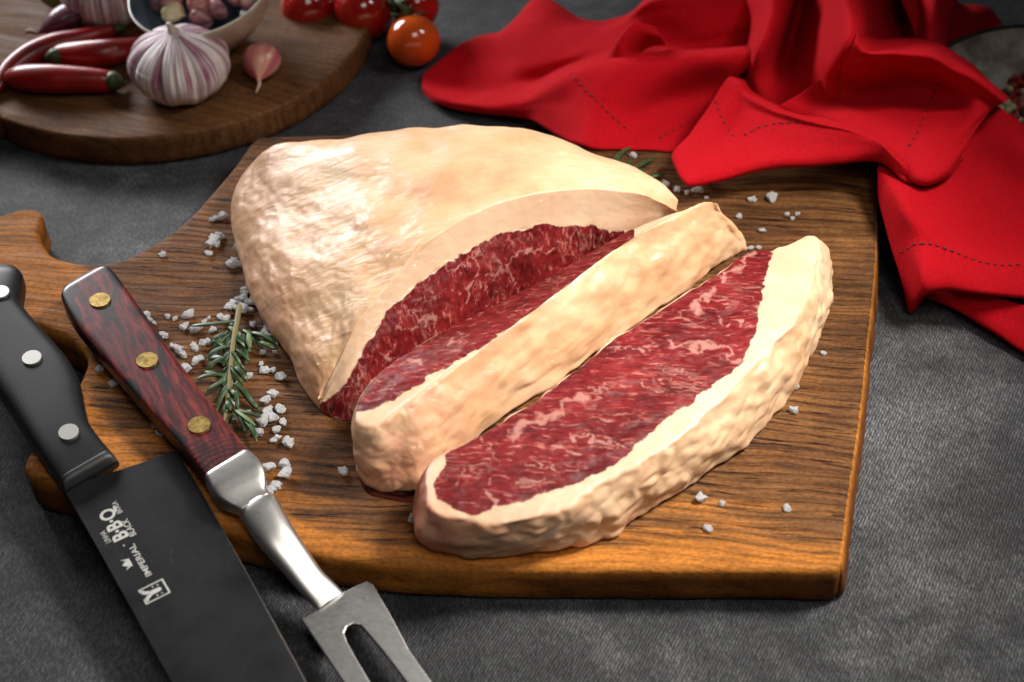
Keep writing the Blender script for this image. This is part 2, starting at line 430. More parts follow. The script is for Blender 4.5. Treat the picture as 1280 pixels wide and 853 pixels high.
def finish_meat(root_name, label, V, F, outer, lean_px, veins, mat, lump, pinkfun, lumpseed, vlabel=None):
    """V,F: one closed body; outer 0..1; split into lean and fat parts by a traced border"""
    V, F, dat = weld(V, F, {'outer': outer})
    outer = dat['outer']
    V = laplace(V, F, 3, .5)
    o2 = outer.copy()
    # soften the outer mask so relief fades into the cut face
    E = np.array([(f[i], f[(i+1) % len(f)]) for f in F for i in range(len(f))]); cnt = np.maximum(np.bincount(E[:, 0], minlength=len(V)), 1)
    for _ in range(3): o2 = .5*o2+.5*np.bincount(E[:, 0], o2[E[:, 1]], len(V))/cnt
    N = vnormals(V, F)
    s = SP(V)
    sd = sdist(s, np.array(lean_px, float))
    jag = np.array([fbm(v, 120, 3, lumpseed) for v in V])
    fatv = np.clip(.5+(sd+jag*2.5)/16, 0, 1)
    fatv = np.where(outer > .5, 1, fatv)
    vein = np.zeros(len(V))
    wp = np.array([(fbm(v, 120, 3, 21.), fbm(v, 120, 3, 37.)) for v in V])*9
    wd = np.array([fbm(v, 90, 2, 55.) for v in V])
    for wdt, line in veins:
        d = dline(s+wp, np.array(line, float))*(1+1.2*np.maximum(-.6, wd))
        vein = np.maximum(vein, np.clip(1.05-d/wdt*.9, 0, 1))
    D = np.zeros(len(V))
    for i, v in enumerate(V):
        if o2[i] > .02: D[i] += lump(v, s[i])*o2[i]
        D[i] += .0002*jag[i]
        if fatv[i] < .6: D[i] += .0006*fbm((v[0], v[1]*2.2, v[2]), 110, 3, lumpseed+5)
    V = V+N*D[:, None]
    V = laplace(V, F, 2, .5)
    V[:, 2] = np.maximum(V[:, 2], ZB+.0004)
    pk = np.array([pinkfun(a, b) for a, b in s])
    c0 = V.mean(0); root = thing(root_name, label, 'meat', (c0[0], c0[1], ZB))
    fa = np.array([min(fatv[list(f)]) for f in F])
    for nm, sel in (('fat_cap', fa >= .45), ('lean_meat', fa < .45)):
        ids = {}; VV = []; FF = []; idx = []
        for f, k in zip(F, sel):
            if k:
                g = []
                for i in f:
                    if i not in ids: ids[i] = len(VV); VV.append(V[i]); idx.append(i)
                    g.append(ids[i])
                FF.append(tuple(g))
        o = mesh(nm, VV, FF, mat, root, attrs={'fat': fatv[idx], 'outer': o2[idx], 'vein': vein[idx], 'pink': pk[idx]})
    keep(root)
    return root
def lumps(v, sc, seed):
    p = Vector((v[0]*sc+seed, v[1]*sc, v[2]*sc))
    q = p+.35*noise.noise_vector(p*1.7)
    d = noise.voronoi(q)[0]
    return min(1., (d[1]-d[0])*1.6)

# -- whole joint
Cc = [(400,503,7),(418,462,20),(445,412,34),(480,362,46),(520,318,55),(570,280,61),(620,255,63),(680,240,62),(740,235,56),(795,243,46),(828,254,35),(848,265,26)]
Hc = [(394,498,5),(370,460,8),(338,400,10),(306,330,12),(297,265,16),(309,214,26),(360,180,40),(480,166,50),(620,161,54),(720,184,44),(800,223,32),(849,261,22)]
def build_joint():
    C = np.array([W(*p) for p in Cc]); H = np.array([W(*p) for p in Hc])
    cen = np.array([-.03, .05]); out = H[:, :2]-cen; out /= np.linalg.norm(out, axis=1)[:, None]
    hh = np.array([p[2] for p in Hc])/1000
    push = np.array([0, 0, 0, .001, .004, .009, .014, .018, .02, .015, .009, .003])
    B = np.c_[H[:, :2]+out*(push*1.1-.003)[:, None], np.full(len(H), ZB)]
    Bm = np.c_[H[:, :2]+out*(push*.9+.0008)[:, None], ZB+hh*.45]
    D0 = W(402, 521, 0)+np.array([0, .002, 0])
    H[0] = C[0]*.75+D0*.25; Bm[0] = C[0]*.4+D0*.6; B[0] = D0
    rows = [C]
    for f, b in ((.12, .003), (.3, .0065), (.55, .008), (.8, .006)):
        m = C*(1-f)+H*f; m[:, 2] += b*np.minimum(1, hh*40+.2); rows.append(m)
    rows += [H, Bm, B]
    nu, nv = 300, 210
    G1 = catgrid(rows, nu, nv)
    # cut face
    D = np.array([W(402,521,0), W(408,524,0), W(436,530,0), W(470,510,0), W(505,490,0), W(555,462,0), W(600,435,0), W(660,405,0), W(720,372,0), W(780,335,0), W(825,305,0), W(860,287,0)])
    D[:, 1] += .002
    Mid = .5*(C+D); Mid[:, 1] -= .002; Mid[:, 2] += .002
    G2 = catgrid([C, .78*C+.22*D+np.array([0, -.0006, .0008]), Mid, D], nu, 110)
    V = np.vstack([G1.reshape(-1, 3), G2.reshape(-1, 3)])
    F = [f[::-1] for f in grid_faces(nv, nu)]+grid_faces(110, nu, off=nu*nv)
    F = [f[::-1] for f in F]
    outer = np.r_[np.ones(nu*nv), np.zeros(nu*110)]
    outer[:nu] = 0
    lean = [(392,512),(404,503),(418,492),(437,472),(457,432),(482,393),(520,356),(570,321),(620,294),(680,280),(740,283),(790,293),(900,330),(900,620),(400,620)]
    veins = [(5, [(500,415),(520,408),(540,395)]), (6, [(545,395),(540,410),(552,428),(560,440)]), (4, [(592,305),(597,330),(590,360),(585,380)]), (4, [(640,318),(665,316),(698,311)]),
             (3, [(560,340),(580,330)]), (3, [(470,440),(490,450),(505,440)]), (3, [(640,318),(632,335),(640,350)]), (4, [(425,490),(433,480),(440,478)]), (3, [(700,300),(730,310),(745,330)]),(3,[(520,380),(530,372),(545,370)]),(3,[(445,470),(455,480)]),(3,[(610,350),(630,340)])]
    def lump(v, s):
        x, y = s
        k = max(0., min(1., (560-x)/260)); k *= max(.25, min(1., (y-190)/90))
        wr = fbm((v[0]*1.3+v[1]*.6, v[1]*1.1-v[0]*.3, v[2]), 90, 2, 4.2)
        rid = abs(fbm((v[0]*1.1+v[1]*.9, (v[1]-v[0]*.8)*.45, v[2]*.6), 120, 2, 9.))
        return .0030*fbm(v, 24, 2, 2.)+.0003*fbm(v, 90, 3, 7)+k*(.0006*wr-.0005*rid)
    def pk(x, y):
        a = max(0., min(1., (y-230-(x-300)*.15)/190))*max(0., min(1., (420-x)/130))
        b = .55*max(0., 1-math.hypot((x-640)/60, (y-192)/12))
        return min(.8, a*.85)+b*.8
    m = mat_meat('beef_joint', (R(0), R(35), R(20)), (1.5, 1.2, .55))
    finish_meat('beef_joint', 'large domed raw beef joint with a thick cream fat cap, behind both slices', V, F, outer, lean, veins, m, lump, pk, 1.7)
build_joint()

def build_slice(name, label, loop, spine, lean, veins, mat, lump, pk, seed, bulge=.004, nu=460, ntop=60, nside=60, closeness=.0):
    A = np.array([W(*l[:3]) for l in loop]); B = np.array([W(l[3], l[4], 0) for l in loop])
    cen = A[:, :2].mean(0)
    Ad = cat1(A, nu, True); Bd = cat1(B, nu, True)
    rows = [Ad]
    tang = np.roll(Ad, -1, 0)-np.roll(Ad, 1, 0); nor = np.stack([tang[:, 1], -tang[:, 0]], 1); nor /= np.linalg.norm(nor, axis=1)[:, None]
    area = (Ad[:, 0]*np.roll(Ad[:, 1], -1)-np.roll(Ad[:, 0], -1)*Ad[:, 1]).sum()
    if area < 0: nor = -nor
    for f in np.linspace(0, 1, nside)[1:]:
        p = Ad*(1-f)+Bd*f
        p[:, :2] += nor*(bulge*math.sin(math.pi*min(1, f*1.02)))
        if f > .93: p[:, :2] -= nor*(.0025*(f-.93)/.07)
        rows.append(p)
    nv = len(rows)
    V = np.vstack(rows); F = grid_faces(nv, nu, True)
    if area > 0: F = [f[::-1] for f in F]
    # cut face: fine triangulation whose height is relaxed between the edges
    O = Ad[:, :2]; lo, hi = O.min(0), O.max(0); st = .0009
    g = np.array([(x+(j % 2)*st/2, y) for j, y in enumerate(np.arange(lo[1], hi[1], st*.87)) for x in np.arange(lo[0], hi[0], st)])
    g = g[inpoly(g, O)]; g = g[dline(g, np.vstack([O, O[:1]])) > st*.6]
    vs, _, fs, *_ = geometry.delaunay_2d_cdt([Vector(p) for p in O]+[Vector(p) for p in g], [(i, (i+1) % nu) for i in range(nu)], [], 1, 1e-7)
    X = np.array([(v.x, v.y) for v in vs]); sub = Ad[::8]
    ww = 1/(((X[:, None]-sub[None, :, :2])**2).sum(2)+1e-9); Z = (ww*sub[None, :, 2]).sum(1)/ww.sum(1)
    X = np.c_[X, Z]; db = dline(X[:, :2], np.vstack([O, O[:1]])); edge = db < st*.3
    near = np.array([np.argmin(((O-x[:2])**2).sum(1)) if e else 0 for x, e in zip(X, edge)])
    X[edge, 2] = Ad[near[edge], 2]
    fs = [tuple(f) for f in fs]
    for k in range(6):
        Y = laplace(X, fs, 30, .9); X[~edge, 2] = Y[~edge, 2]
    X[:, 2] += .0016*np.sin(np.minimum(1, db/.02)*math.pi/2)*~edge
    fs = [f if np.cross(X[f[1], :2]-X[f[0], :2], X[f[2], :2]-X[f[0], :2]) > 0 else f[::-1] for f in fs]
    off = len(V); V = np.vstack([V, X]); F = F+[tuple(i+off for i in f) for f in fs]
    outer = np.r_[np.zeros(nu), np.ones(nu*(nside-1)), np.zeros(len(X))]
    return finish_meat(name, label, V, F, outer, lean, veins, mat, lump, pk, seed)
loop2 = [(444,513,37,452,590),(449,528,37,454,604),(470,531,38,468,615),(498,510,40,500,622),(522,492,41,530,618),(560,463,42,572,585),(620,420,43,634,528),(690,368,44,708,478),(750,322,44,772,432),(800,289,43,828,392),(850,264,40,882,352),(882,251,37,915,326),
 (897,254,35,934,312),(886,260,31,915,296),(850,267,33,870,310),(800,286,33,806,335),(740,318,33,742,368),(690,346,32,692,394),(640,372,31,642,420),(560,413,31,565,462),(518,437,31,520,488),(480,462,33,482,522),(456,487,36,456,560)]
spine2 = [(470,500,37),(520,464,38),(600,407,39),(700,341,39),(800,287,38),(870,262,36)]
lean2 = [(436,516),(450,514),(468,511),(496,498),(523,482),(551,464),(600,436),(690,377),(750,331),(790,300),(800,270),(436,420)]
def lump2(v, s):
    return .0013*(lumps(v, 60, 3.)-.5)+.0020*fbm(v, 40, 2, 6.)+.0004*fbm(v, 200, 3, 8)
def pk2(x, y): return .5*max(0., min(1., (640-x)/160))
build_slice('beef_slice', 'middle raw beef slice leaning on the joint, its broad cream fat edge facing front', loop2, spine2, lean2,
  [(4, [(515,450),(530,455)]), (3, [(470,480),(490,485)]), (3, [(560,430),(580,415)])], mat_meat('beef_slice_middle', (0, 0, R(28)), (.55, 1.6, 1.3)), lump2, pk2, 5.1, bulge=.003)
loop3 = [(540,580,36,530,636),(534,608,36,520,664),(546,640,35,530,686),(590,652,33,570,695),(640,655,32,640,697),(700,637,32,702,690),(750,607,33,762,672),(800,580,34,815,640),(850,548,35,868,608),(900,500,36,928,566),(950,450,36,968,524),(990,405,36,1000,476),
 (1010,370,35,1026,424),(1020,335,34,1038,378),(1021,304,33,1037,338),(1005,298,33,1022,322),(970,311,33,978,352),(935,315,32,935,372),(900,340,34,892,396),(840,378,36,833,438),(760,430,38,752,495),(700,478,38,690,545),(640,519,38,632,585),(582,553,37,575,616)]
spine3 = [(568,600,33),(650,582,33),(750,515,34),(850,440,34),(920,380,34),(965,330,33)]
lean3 = [(966,300),(966,318),(956,350),(951,380),(946,414),(928,454),(898,478),(866,502),(832,525),(786,566),(758,587),(713,607),(645,629),(589,643),(568,636),(547,624),(541,606),(556,580),(560,530),(700,440),(900,290)]
veins3 = [(7, [(640,540),(665,528),(700,512),(730,497)]), (5, [(715,545),(745,548),(780,556)]), (4, [(606,555),(618,570),(628,580),(615,598),(612,615),(618,630)]), (3, [(662,578),(690,585),(722,590)]),
 (5, [(836,428),(870,434),(904,437),(924,452)]), (7, [(842,402),(862,391),(888,368),(905,348),(935,320)]), (5, [(842,462),(856,466)]), (4, [(728,480),(760,486)]), (4, [(690,560),(720,566)]), (3, [(580,580),(575,610)]), (4, [(760,440),(790,432),(815,436)]),(4,[(650,605),(680,598)]),(3,[(800,480),(830,488)]),(3,[(900,400),(925,405)])]
def lump3(v, s):
    k = max(0., min(1., (s[0]-560)/150))
    return .0019*(lumps(v, 85, 1.)-.45)*(.3+.7*k)+.0022*fbm(v, 45, 2, 2.)+.0003*fbm(v, 160, 2, 8)
def pk3(x, y): return .75*max(0., min(1., (600-x)/70))+.30*max(0., min(1., (860-x)/240))
build_slice('beef_slice', 'front raw beef slice lying flat, its marbled red face up', loop3, spine3, lean3, veins3,
  mat_meat('beef_slice_front', (0, 0, R(8)), (.42, 1.7, 1.3)), lump3, pk3, 8.3, bulge=.0035)
# meat juice
def puddle():
    px = [(452,575),(449,590),(452,606),(462,617),(480,622),(505,627),(528,628),(545,622),(545,600),(500,590)]
    O = cat1(np.array([W(x, y, .6) for x, y in px]), 60, True)
    c = O.mean(0); c[2] = ZB+.0012
    V = list(c*.35+O*.65+np.array([0, 0, .0004]))+list(O*.93+c*.07+np.array([0, 0, .0003]))+list(O)
    V = [v-np.array([0, 0, .0001]) for v in V]+[c]
    F = grid_faces(3, 60, True)+[(180, i, (i+1) % 60) for i in range(60)]
    t = NT('meat_juice'); t.p(Base_Color=(.06, .012, .008, 1), Roughness=.06, Transmission_Weight=.35, IOR=1.35)
    tag(mesh('meat_juice', V, F, t.m), 'thin dark puddle of meat juice round the foot of the middle slice', 'puddle', kind='stuff')
puddle()
#PART2
def hit(bv, x, y):
    o, d = ray(x, y); h = bv.ray_cast(o, d)
    return (h[0], h[1]) if h[0] is not None else (None, None)

# ------------------------------------------------------------------ red napkin
def mat_napkin():
    t = NT('red_linen')
    c = t.co()
    a = t.noise(t.co(scale=(1, 6, 6)), 420, 3, .75); b = t.noise(t.co(scale=(6, 1, 1)), 420, 3, .75)
    h = t.math('ADD', a, b)
    slub = t.ramp(h, [(.8, .66), (1.15, 1.2)])
    col = t.mix(1., (.42, .0020, .0075), slub, 'MULTIPLY')
    t.p(Base_Color=col, Roughness=.85, Normal=t.bump(h, .0005, .8))
    t.b.inputs['Specular IOR Level'].default_value = .12
    return t.m
sheets = []
sheets.append([  # left flap
 [(530,118,3),(548,130,5),(600,141,8),(650,146,11),(685,163,18),(728,183,28),(785,186,28),(850,189,28),(905,196,29)],
 [(528,110,5),(550,122,9),(600,133,14),(655,134,20),(698,132,33),(742,138,41),(790,140,36),(845,128,30),(905,128,28)],
 [(528,101,5),(555,113,8),(600,124,13),(658,120,24),(712,91,50),(770,79,58),(830,75,60),(890,71,60),(946,68,58)],
 [(529,93,4),(565,97,5),(610,107,6),(660,104,10),(715,82,30),(770,70,42),(830,62,42),(890,58,42),(950,50,40)],
 [(548,76,4),(580,78,5),(622,80,9),(667,78,22),(715,66,34),(765,52,40),(830,45,44),(880,38,50),(950,25,50)],
 [(565,63,3),(592,51,8),(622,46,17),(662,28,34),(705,34,36),(762,36,38),(812,18,56),(870,12,60),(950,-5,60)],
 [(572,60,1),(598,48,3),(630,40,9),(671,-2,30),(728,32,30),(775,30,32),(812,-2,62),(870,-10,62),(950,-25,60)],
 [(575,58,0),(602,46,1),(640,36,2),(680,0,4),(730,25,6),(780,20,6),(822,-6,20),(880,-14,20),(950,-30,20)]])
sheets.append([  # small tunnel fold
 [(752,72,44),(768,62,52),(788,52,56),(812,50,50)],
 [(762,78,52),(772,52,66),(792,30,74),(818,34,62)],
 [(780,77,54),(783,60,62),(800,42,68),(826,46,58)],
 [(790,76,46),(800,66,46),(815,58,46),(832,56,44)]])
sheets.append([  # front bright flap
 [(868,208,30),(875,214,30),(886,214,31),(965,200,32),(1040,194,35),(1098,192,38),(1130,210,42),(1152,214,40)],
 [(846,205,38),(857,229,39),(874,231,39),(960,213,41),(1040,206,45),(1100,204,47),(1131,225,48),(1153,232,44)],
 [(841,192,44),(857,212,44),(885,218,45),(962,205,47),(1040,199,51),(1099,198,53),(1131,219,51),(1153,229,47)],
 [(866,162,49),(886,172,48),(912,182,47),(975,182,50),(1040,181,55),(1097,187,58),(1130,212,54),(1152,225,49)],
 [(900,112,56),(915,122,54),(930,138,50),(984,152,55),(1040,163,60),(1090,176,61),(1127,205,56),(1151,221,50)],
 [(911,98,56),(924,104,56),(938,122,55),(990,145,58),(1040,157,61),(1088,173,60),(1127,201,55),(1151,219,49)],
 [(913,96,44),(930,100,44),(945,118,42),(995,140,44),(1045,152,48),(1092,168,50),(1130,196,46),(1152,214,44)]])
sheets.append([  # centre mass with the long back ridge
 [(1060,25,84),(1088,46,62),(1130,48,60),(1172,54,60),(1212,80,58),(1246,108,52),(1263,124,50)],
 [(1070,40,96),(1082,65,92),(1125,65,92),(1166,67,90),(1206,89,84),(1240,112,76),(1257,126,68)],
 [(1062,62,92),(1080,74,87),(1123,76,86),(1160,80,84),(1196,100,78),(1228,125,70),(1246,132,64)],
 [(1030,98,62),(1060,112,56),(1112,114,53),(1158,118,57),(1192,132,60),(1216,148,64),(1236,140,62)],
 [(975,132,52),(1020,142,50),(1062,156,54),(1112,172,54),(1150,182,58),(1190,182,58),(1216,168,58)],
 [(958,140,42),(1035,158,44),(1088,178,48),(1125,208,52),(1152,225,54),(1180,216,54),(1202,192,54)],
 [(960,140,34),(1040,160,38),(1090,182,42),(1126,213,44),(1153,231,44),(1184,221,44),(1206,196,46)],
 [(965,132,30),(1040,150,32),(1095,170,36),(1130,200,38),(1154,218,38),(1180,206,40),(1200,180,44)]])
sheets.append([  # valleys behind the centre
 [(870,-25,58),(925,-22,64),(972,-22,82),(1003,-24,62),(1032,-26,80),(1060,-24,98),(1090,-24,76),(1128,-24,58),(1165,-18,58),(1200,-6,44)],
 [(880,5,48),(922,5,52),(970,0,80),(1000,5,40),(1034,5,76),(1062,4,98),(1091,5,58),(1130,5,30),(1165,10,58),(1192,16,42)],
 [(888,30,26),(920,35,26),(962,32,76),(992,38,28),(1030,40,74),(1068,34,98),(1092,36,50),(1130,38,24),(1162,34,56),(1186,44,34)],
 [(898,60,34),(924,66,28),(950,62,68),(982,78,24),(1022,72,66),(1062,60,92),(1090,64,46),(1130,62,30),(1160,64,52),(1186,72,30)],
 [(905,85,36),(925,92,34),(942,92,50),(978,108,36),(1016,100,56),(1042,98,66),(1080,96,50),(1125,90,46),(1160,90,44),(1190,95,30)],
 [(915,118,30),(935,122,31),(950,126,34),(982,134,34),(1018,128,46),(1042,125,52),(1080,124,44),(1125,120,40),(1160,120,36),(1190,120,30)]])
sheets.append([  # back right flap
 [(1120,-30,60),(1165,-12,40),(1205,5,16),(1236,10,8),(1250,24,5)],
 [(1128,0,52),(1160,6,44),(1196,16,22),(1236,20,10),(1254,36,5)],
 [(1140,30,46),(1166,36,38),(1190,44,22),(1226,42,10),(1254,48,5)],
 [(1150,66,34),(1170,70,26),(1188,72,16),(1212,68,8),(1246,62,5)],
 [(1155,90,18),(1172,92,12),(1190,88,8),(1214,86,5),(1244,76,4)]])
sheets.append([  # right lower drape
 [(1108,190,36),(1150,180,38),(1200,155,44),(1236,132,56),(1262,146,50),(1290,166,44),(1340,200,34)],
 [(1098,208,44),(1128,222,46),(1165,215,40),(1212,185,40),(1250,180,46),(1292,196,46),(1345,230,40)],
 [(1097,222,44),(1124,235,50),(1160,242,44),(1205,232,36),(1250,230,34),(1292,240,34),(1345,266,26)],
 [(1101,258,38),(1134,268,48),(1170,282,42),(1212,286,35),(1250,286,32),(1292,292,30),(1345,310,24)],
 [(1117,318,26),(1148,303,40),(1180,314,38),(1217,326,34),(1250,331,31),(1292,336,29),(1345,348,24)],
 [(1131,364,14),(1152,345,34),(1182,348,33),(1218,354,30),(1250,358,28),(1292,362,26),(1345,372,22)],
 [(1138,389,5),(1156,366,26),(1182,362,26),(1219,367,25),(1250,370,24),(1292,374,22),(1345,384,18)],
 [(1146,382,3),(1164,364,16),(1188,358,15),(1222,363,14),(1252,366,13),(1292,370,12),(1345,380,10)]])
sheets.append([  # lowest flap
 [(1158,352,12),(1200,362,16),(1245,372,18),(1300,388,18),(1350,404,16)],
 [(1156,362,9),(1198,374,13),(1243,388,14),(1298,410,13),(1350,434,12)],
 [(1160,372,4),(1198,389,6),(1240,413,7),(1290,444,6),(1350,480,6)],
 [(1168,368,1),(1205,384,1),(1247,407,1),(1298,438,1),(1356,474,1)]])
def build_napkin():
    root = thing('napkin', 'crumpled bright red linen napkin with hemstitched edges, beside the meat', 'napkin', tuple(T_(1050, 200, 0)))
    V, F = [], []
    for G in sheets:
        A = [[T_(*p) for p in row] for row in G]
        nu = (len(A[0])-1)*14+1; nv = (len(A)-1)*10+1
        g = catgrid(A, nu, nv).reshape(-1, 3)
        g = laplace(g, grid_faces(nv, nu), 4, .5, mask=None) if False else g
        F += grid_faces(nv, nu, off=len(V)); V += [v for v in g]
    V = np.array(V)
    V[:, 2] += np.array([.0016*fbm(v, 32, 2, 11.) for v in V])
    V[:, 2] = np.maximum(V[:, 2], .0016)
    o = mesh('cloth', V, F, mat_napkin(), root)
    so = o.modifiers.new('thickness', 'SOLIDIFY'); so.thickness = .0008; so.offset = 0
    keep(root)
    bv = BVHTree.FromPolygons([Vector(v) for v in V], F)
    rows = [[(584,58),(589,72),(594,86),(598,102),(601,116)], [(713,93),(725,104),(732,113),(742,122),(752,132),(760,141),(767,148),(775,155),(782,161)],
      [(894,128),(899,143),(904,153),(911,163),(916,171)], [(932,169),(949,160),(970,155),(990,154),(1010,153)], [(826,173),(841,165),(856,156)],
      [(1173,105),(1166,122),(1158,138),(1152,155),(1146,170),(1136,184)], [(1168,8),(1180,18),(1190,28),(1197,38),(1205,48)],
      [(1127,315),(1145,305),(1165,306),(1188,314),(1207,322),(1227,329),(1250,333),(1268,332),(1278,331)]]
    bm = bmesh.new()
    for row in rows:
        q = np.array(row, float); L = np.r_[0, np.cumsum(np.hypot(*np.diff(q, axis=0).T))]
        pts = [(np.interp(s_, L, q[:, 0]), np.interp(s_, L, q[:, 1])) for s_ in np.arange(0, L[-1], 9.5)]
        for i, (x, y) in enumerate(pts):
            p, n = hit(bv, x, y)
            if p is None: continue
            x2, y2 = pts[min(i+1, len(pts)-1)] if i < len(pts)-1 else (2*x-pts[i-1][0], 2*y-pts[i-1][1])
            p2, _ = hit(bv, x2, y2)
            if p2 is None or (p2-p).length > .02: continue
            if n.dot(Vector(CAM)-p) < 0: n = -n
            tx = (p2-p).normalized(); ty = n.cross(tx).normalized(); tx = ty.cross(n)
            m = Matrix((tx, ty, n)).transposed().to_4x4(); m.translation = p+n*.0007
            bmesh.ops.create_icosphere(bm, subdivisions=1, radius=1, matrix=m @ Matrix.Diagonal((.0011+.0007*random.random(), .0008+.0003*random.random(), .0003, 1)))
    st = obj('hemstitching', bm, simple('stitch_hole_dark_red', (.13, .001, .004), .9), root); st['kind'] = 'stuff'
    st.matrix_parent_inverse = Matrix.Translation(-root.location)
build_napkin()

# ------------------------------------------------------------------ section lofts (handles, shafts)
def loft(name, secs, mat, parent, nseg=28, expo=3.5, nlong=60, cap=True, topflat=1., attrs=None):
    """secs: (left world pt, right world pt, thickness above, thickness below)"""
    C = np.array([np.r_[l, r, a, b] for l, r, a, b in secs], float)
    D = cat1(C, nlong)
    V = []; ex = 2/expo
    cen = (D[:, :3]+D[:, 3:6])/2
    for k, d in enumerate(D):
        l, r = d[:3], d[3:6]; c = (l+r)/2; ax = (r-l)/2
        tg = cen[min(k+1, len(D)-1)]-cen[max(k-1, 0)]
        up = np.cross(ax, tg); up /= np.linalg.norm(up)+1e-12
        if up[2] < 0: up = -up
        for j in range(nseg):
            a = 2*math.pi*j/nseg; ca, sa = math.cos(a), math.sin(a)
            x = math.copysign(abs(ca)**ex, ca); z = math.copysign(abs(sa)**ex, sa)
            V.append(c+ax*x+up*(z*(d[6] if z > 0 else d[7])))
    n = len(D); F = grid_faces(n, nseg, True)
    if cap:
        for r0, s_ in ((0, 1), ((n-1)*nseg, -1)):
            F.append(tuple(range(r0, r0+nseg))[::s_])
    o = mesh(name, V, F, mat, parent)
    bm = bmesh.new(); bm.from_mesh(o.data); bmesh.ops.recalc_face_normals(bm, faces=bm.faces); bm.to_mesh(o.data); bm.free()
    return o, D
def prism(name, loop, up, h, mat, parent, bevel=.0004, smooth=False):
    bm = bmesh.new(); up = Vector(up)
    vs = [bm.verts.new(Vector(p)) for p in loop]
    f = bm.faces.new(vs); f.normal_update()
    if f.normal.dot(up) < 0: f.normal_flip()
    r = bmesh.ops.extrude_face_region(bm, geom=[f]); vv = [e for e in r['geom'] if isinstance(e, bmesh.types.BMVert)]
    bmesh.ops.translate(bm, verts=vv, vec=up*h)
    bmesh.ops.recalc_face_normals(bm, faces=bm.faces)
    if bevel:
        es = [e for e in bm.edges if len(e.link_faces) == 2 and e.calc_face_angle(0) > .9]
        bmesh.ops.bevel(bm, geom=es, offset=bevel, segments=2, affect='EDGES', profile=.6)
    o = obj(name, bm, mat, parent, smooth)
    return o
def disc(name, p, n, r, h, mat, parent):
    bm = bmesh.new()
    q = Vector(n).to_track_quat('Z', 'Y').to_matrix().to_4x4(); q.translation = Vector(p)
    bmesh.ops.create_cone(bm, cap_ends=True, segments=32, radius1=r, radius2=r*.97, depth=h, matrix=q)
    return obj(name, bm, mat, parent, False)
def brushed(name, base, rough, stretch, rot, scale=500, streak=.25, bump=.00004):
    t = NT(name); c = t.co(scale=stretch, rot=rot)
    n = t.noise(c, scale, 3, .6); m = t.noise(t.co(), 45, 4, .6)
    col = t.mix(t.ramp(m, [(.35, 0.), (.7, 1.)]), base, tuple(x*.62 for x in base))
    t.p(Base_Color=col, Metallic=1., Roughness=t.ramp(t.math('ADD', t.math('MULTIPLY', n, streak), t.math('MULTIPLY', m, .3)), [(.15, rough-.08), (.45, rough+.12)]), Normal=t.bump(n, bump, .5))
    return t.m

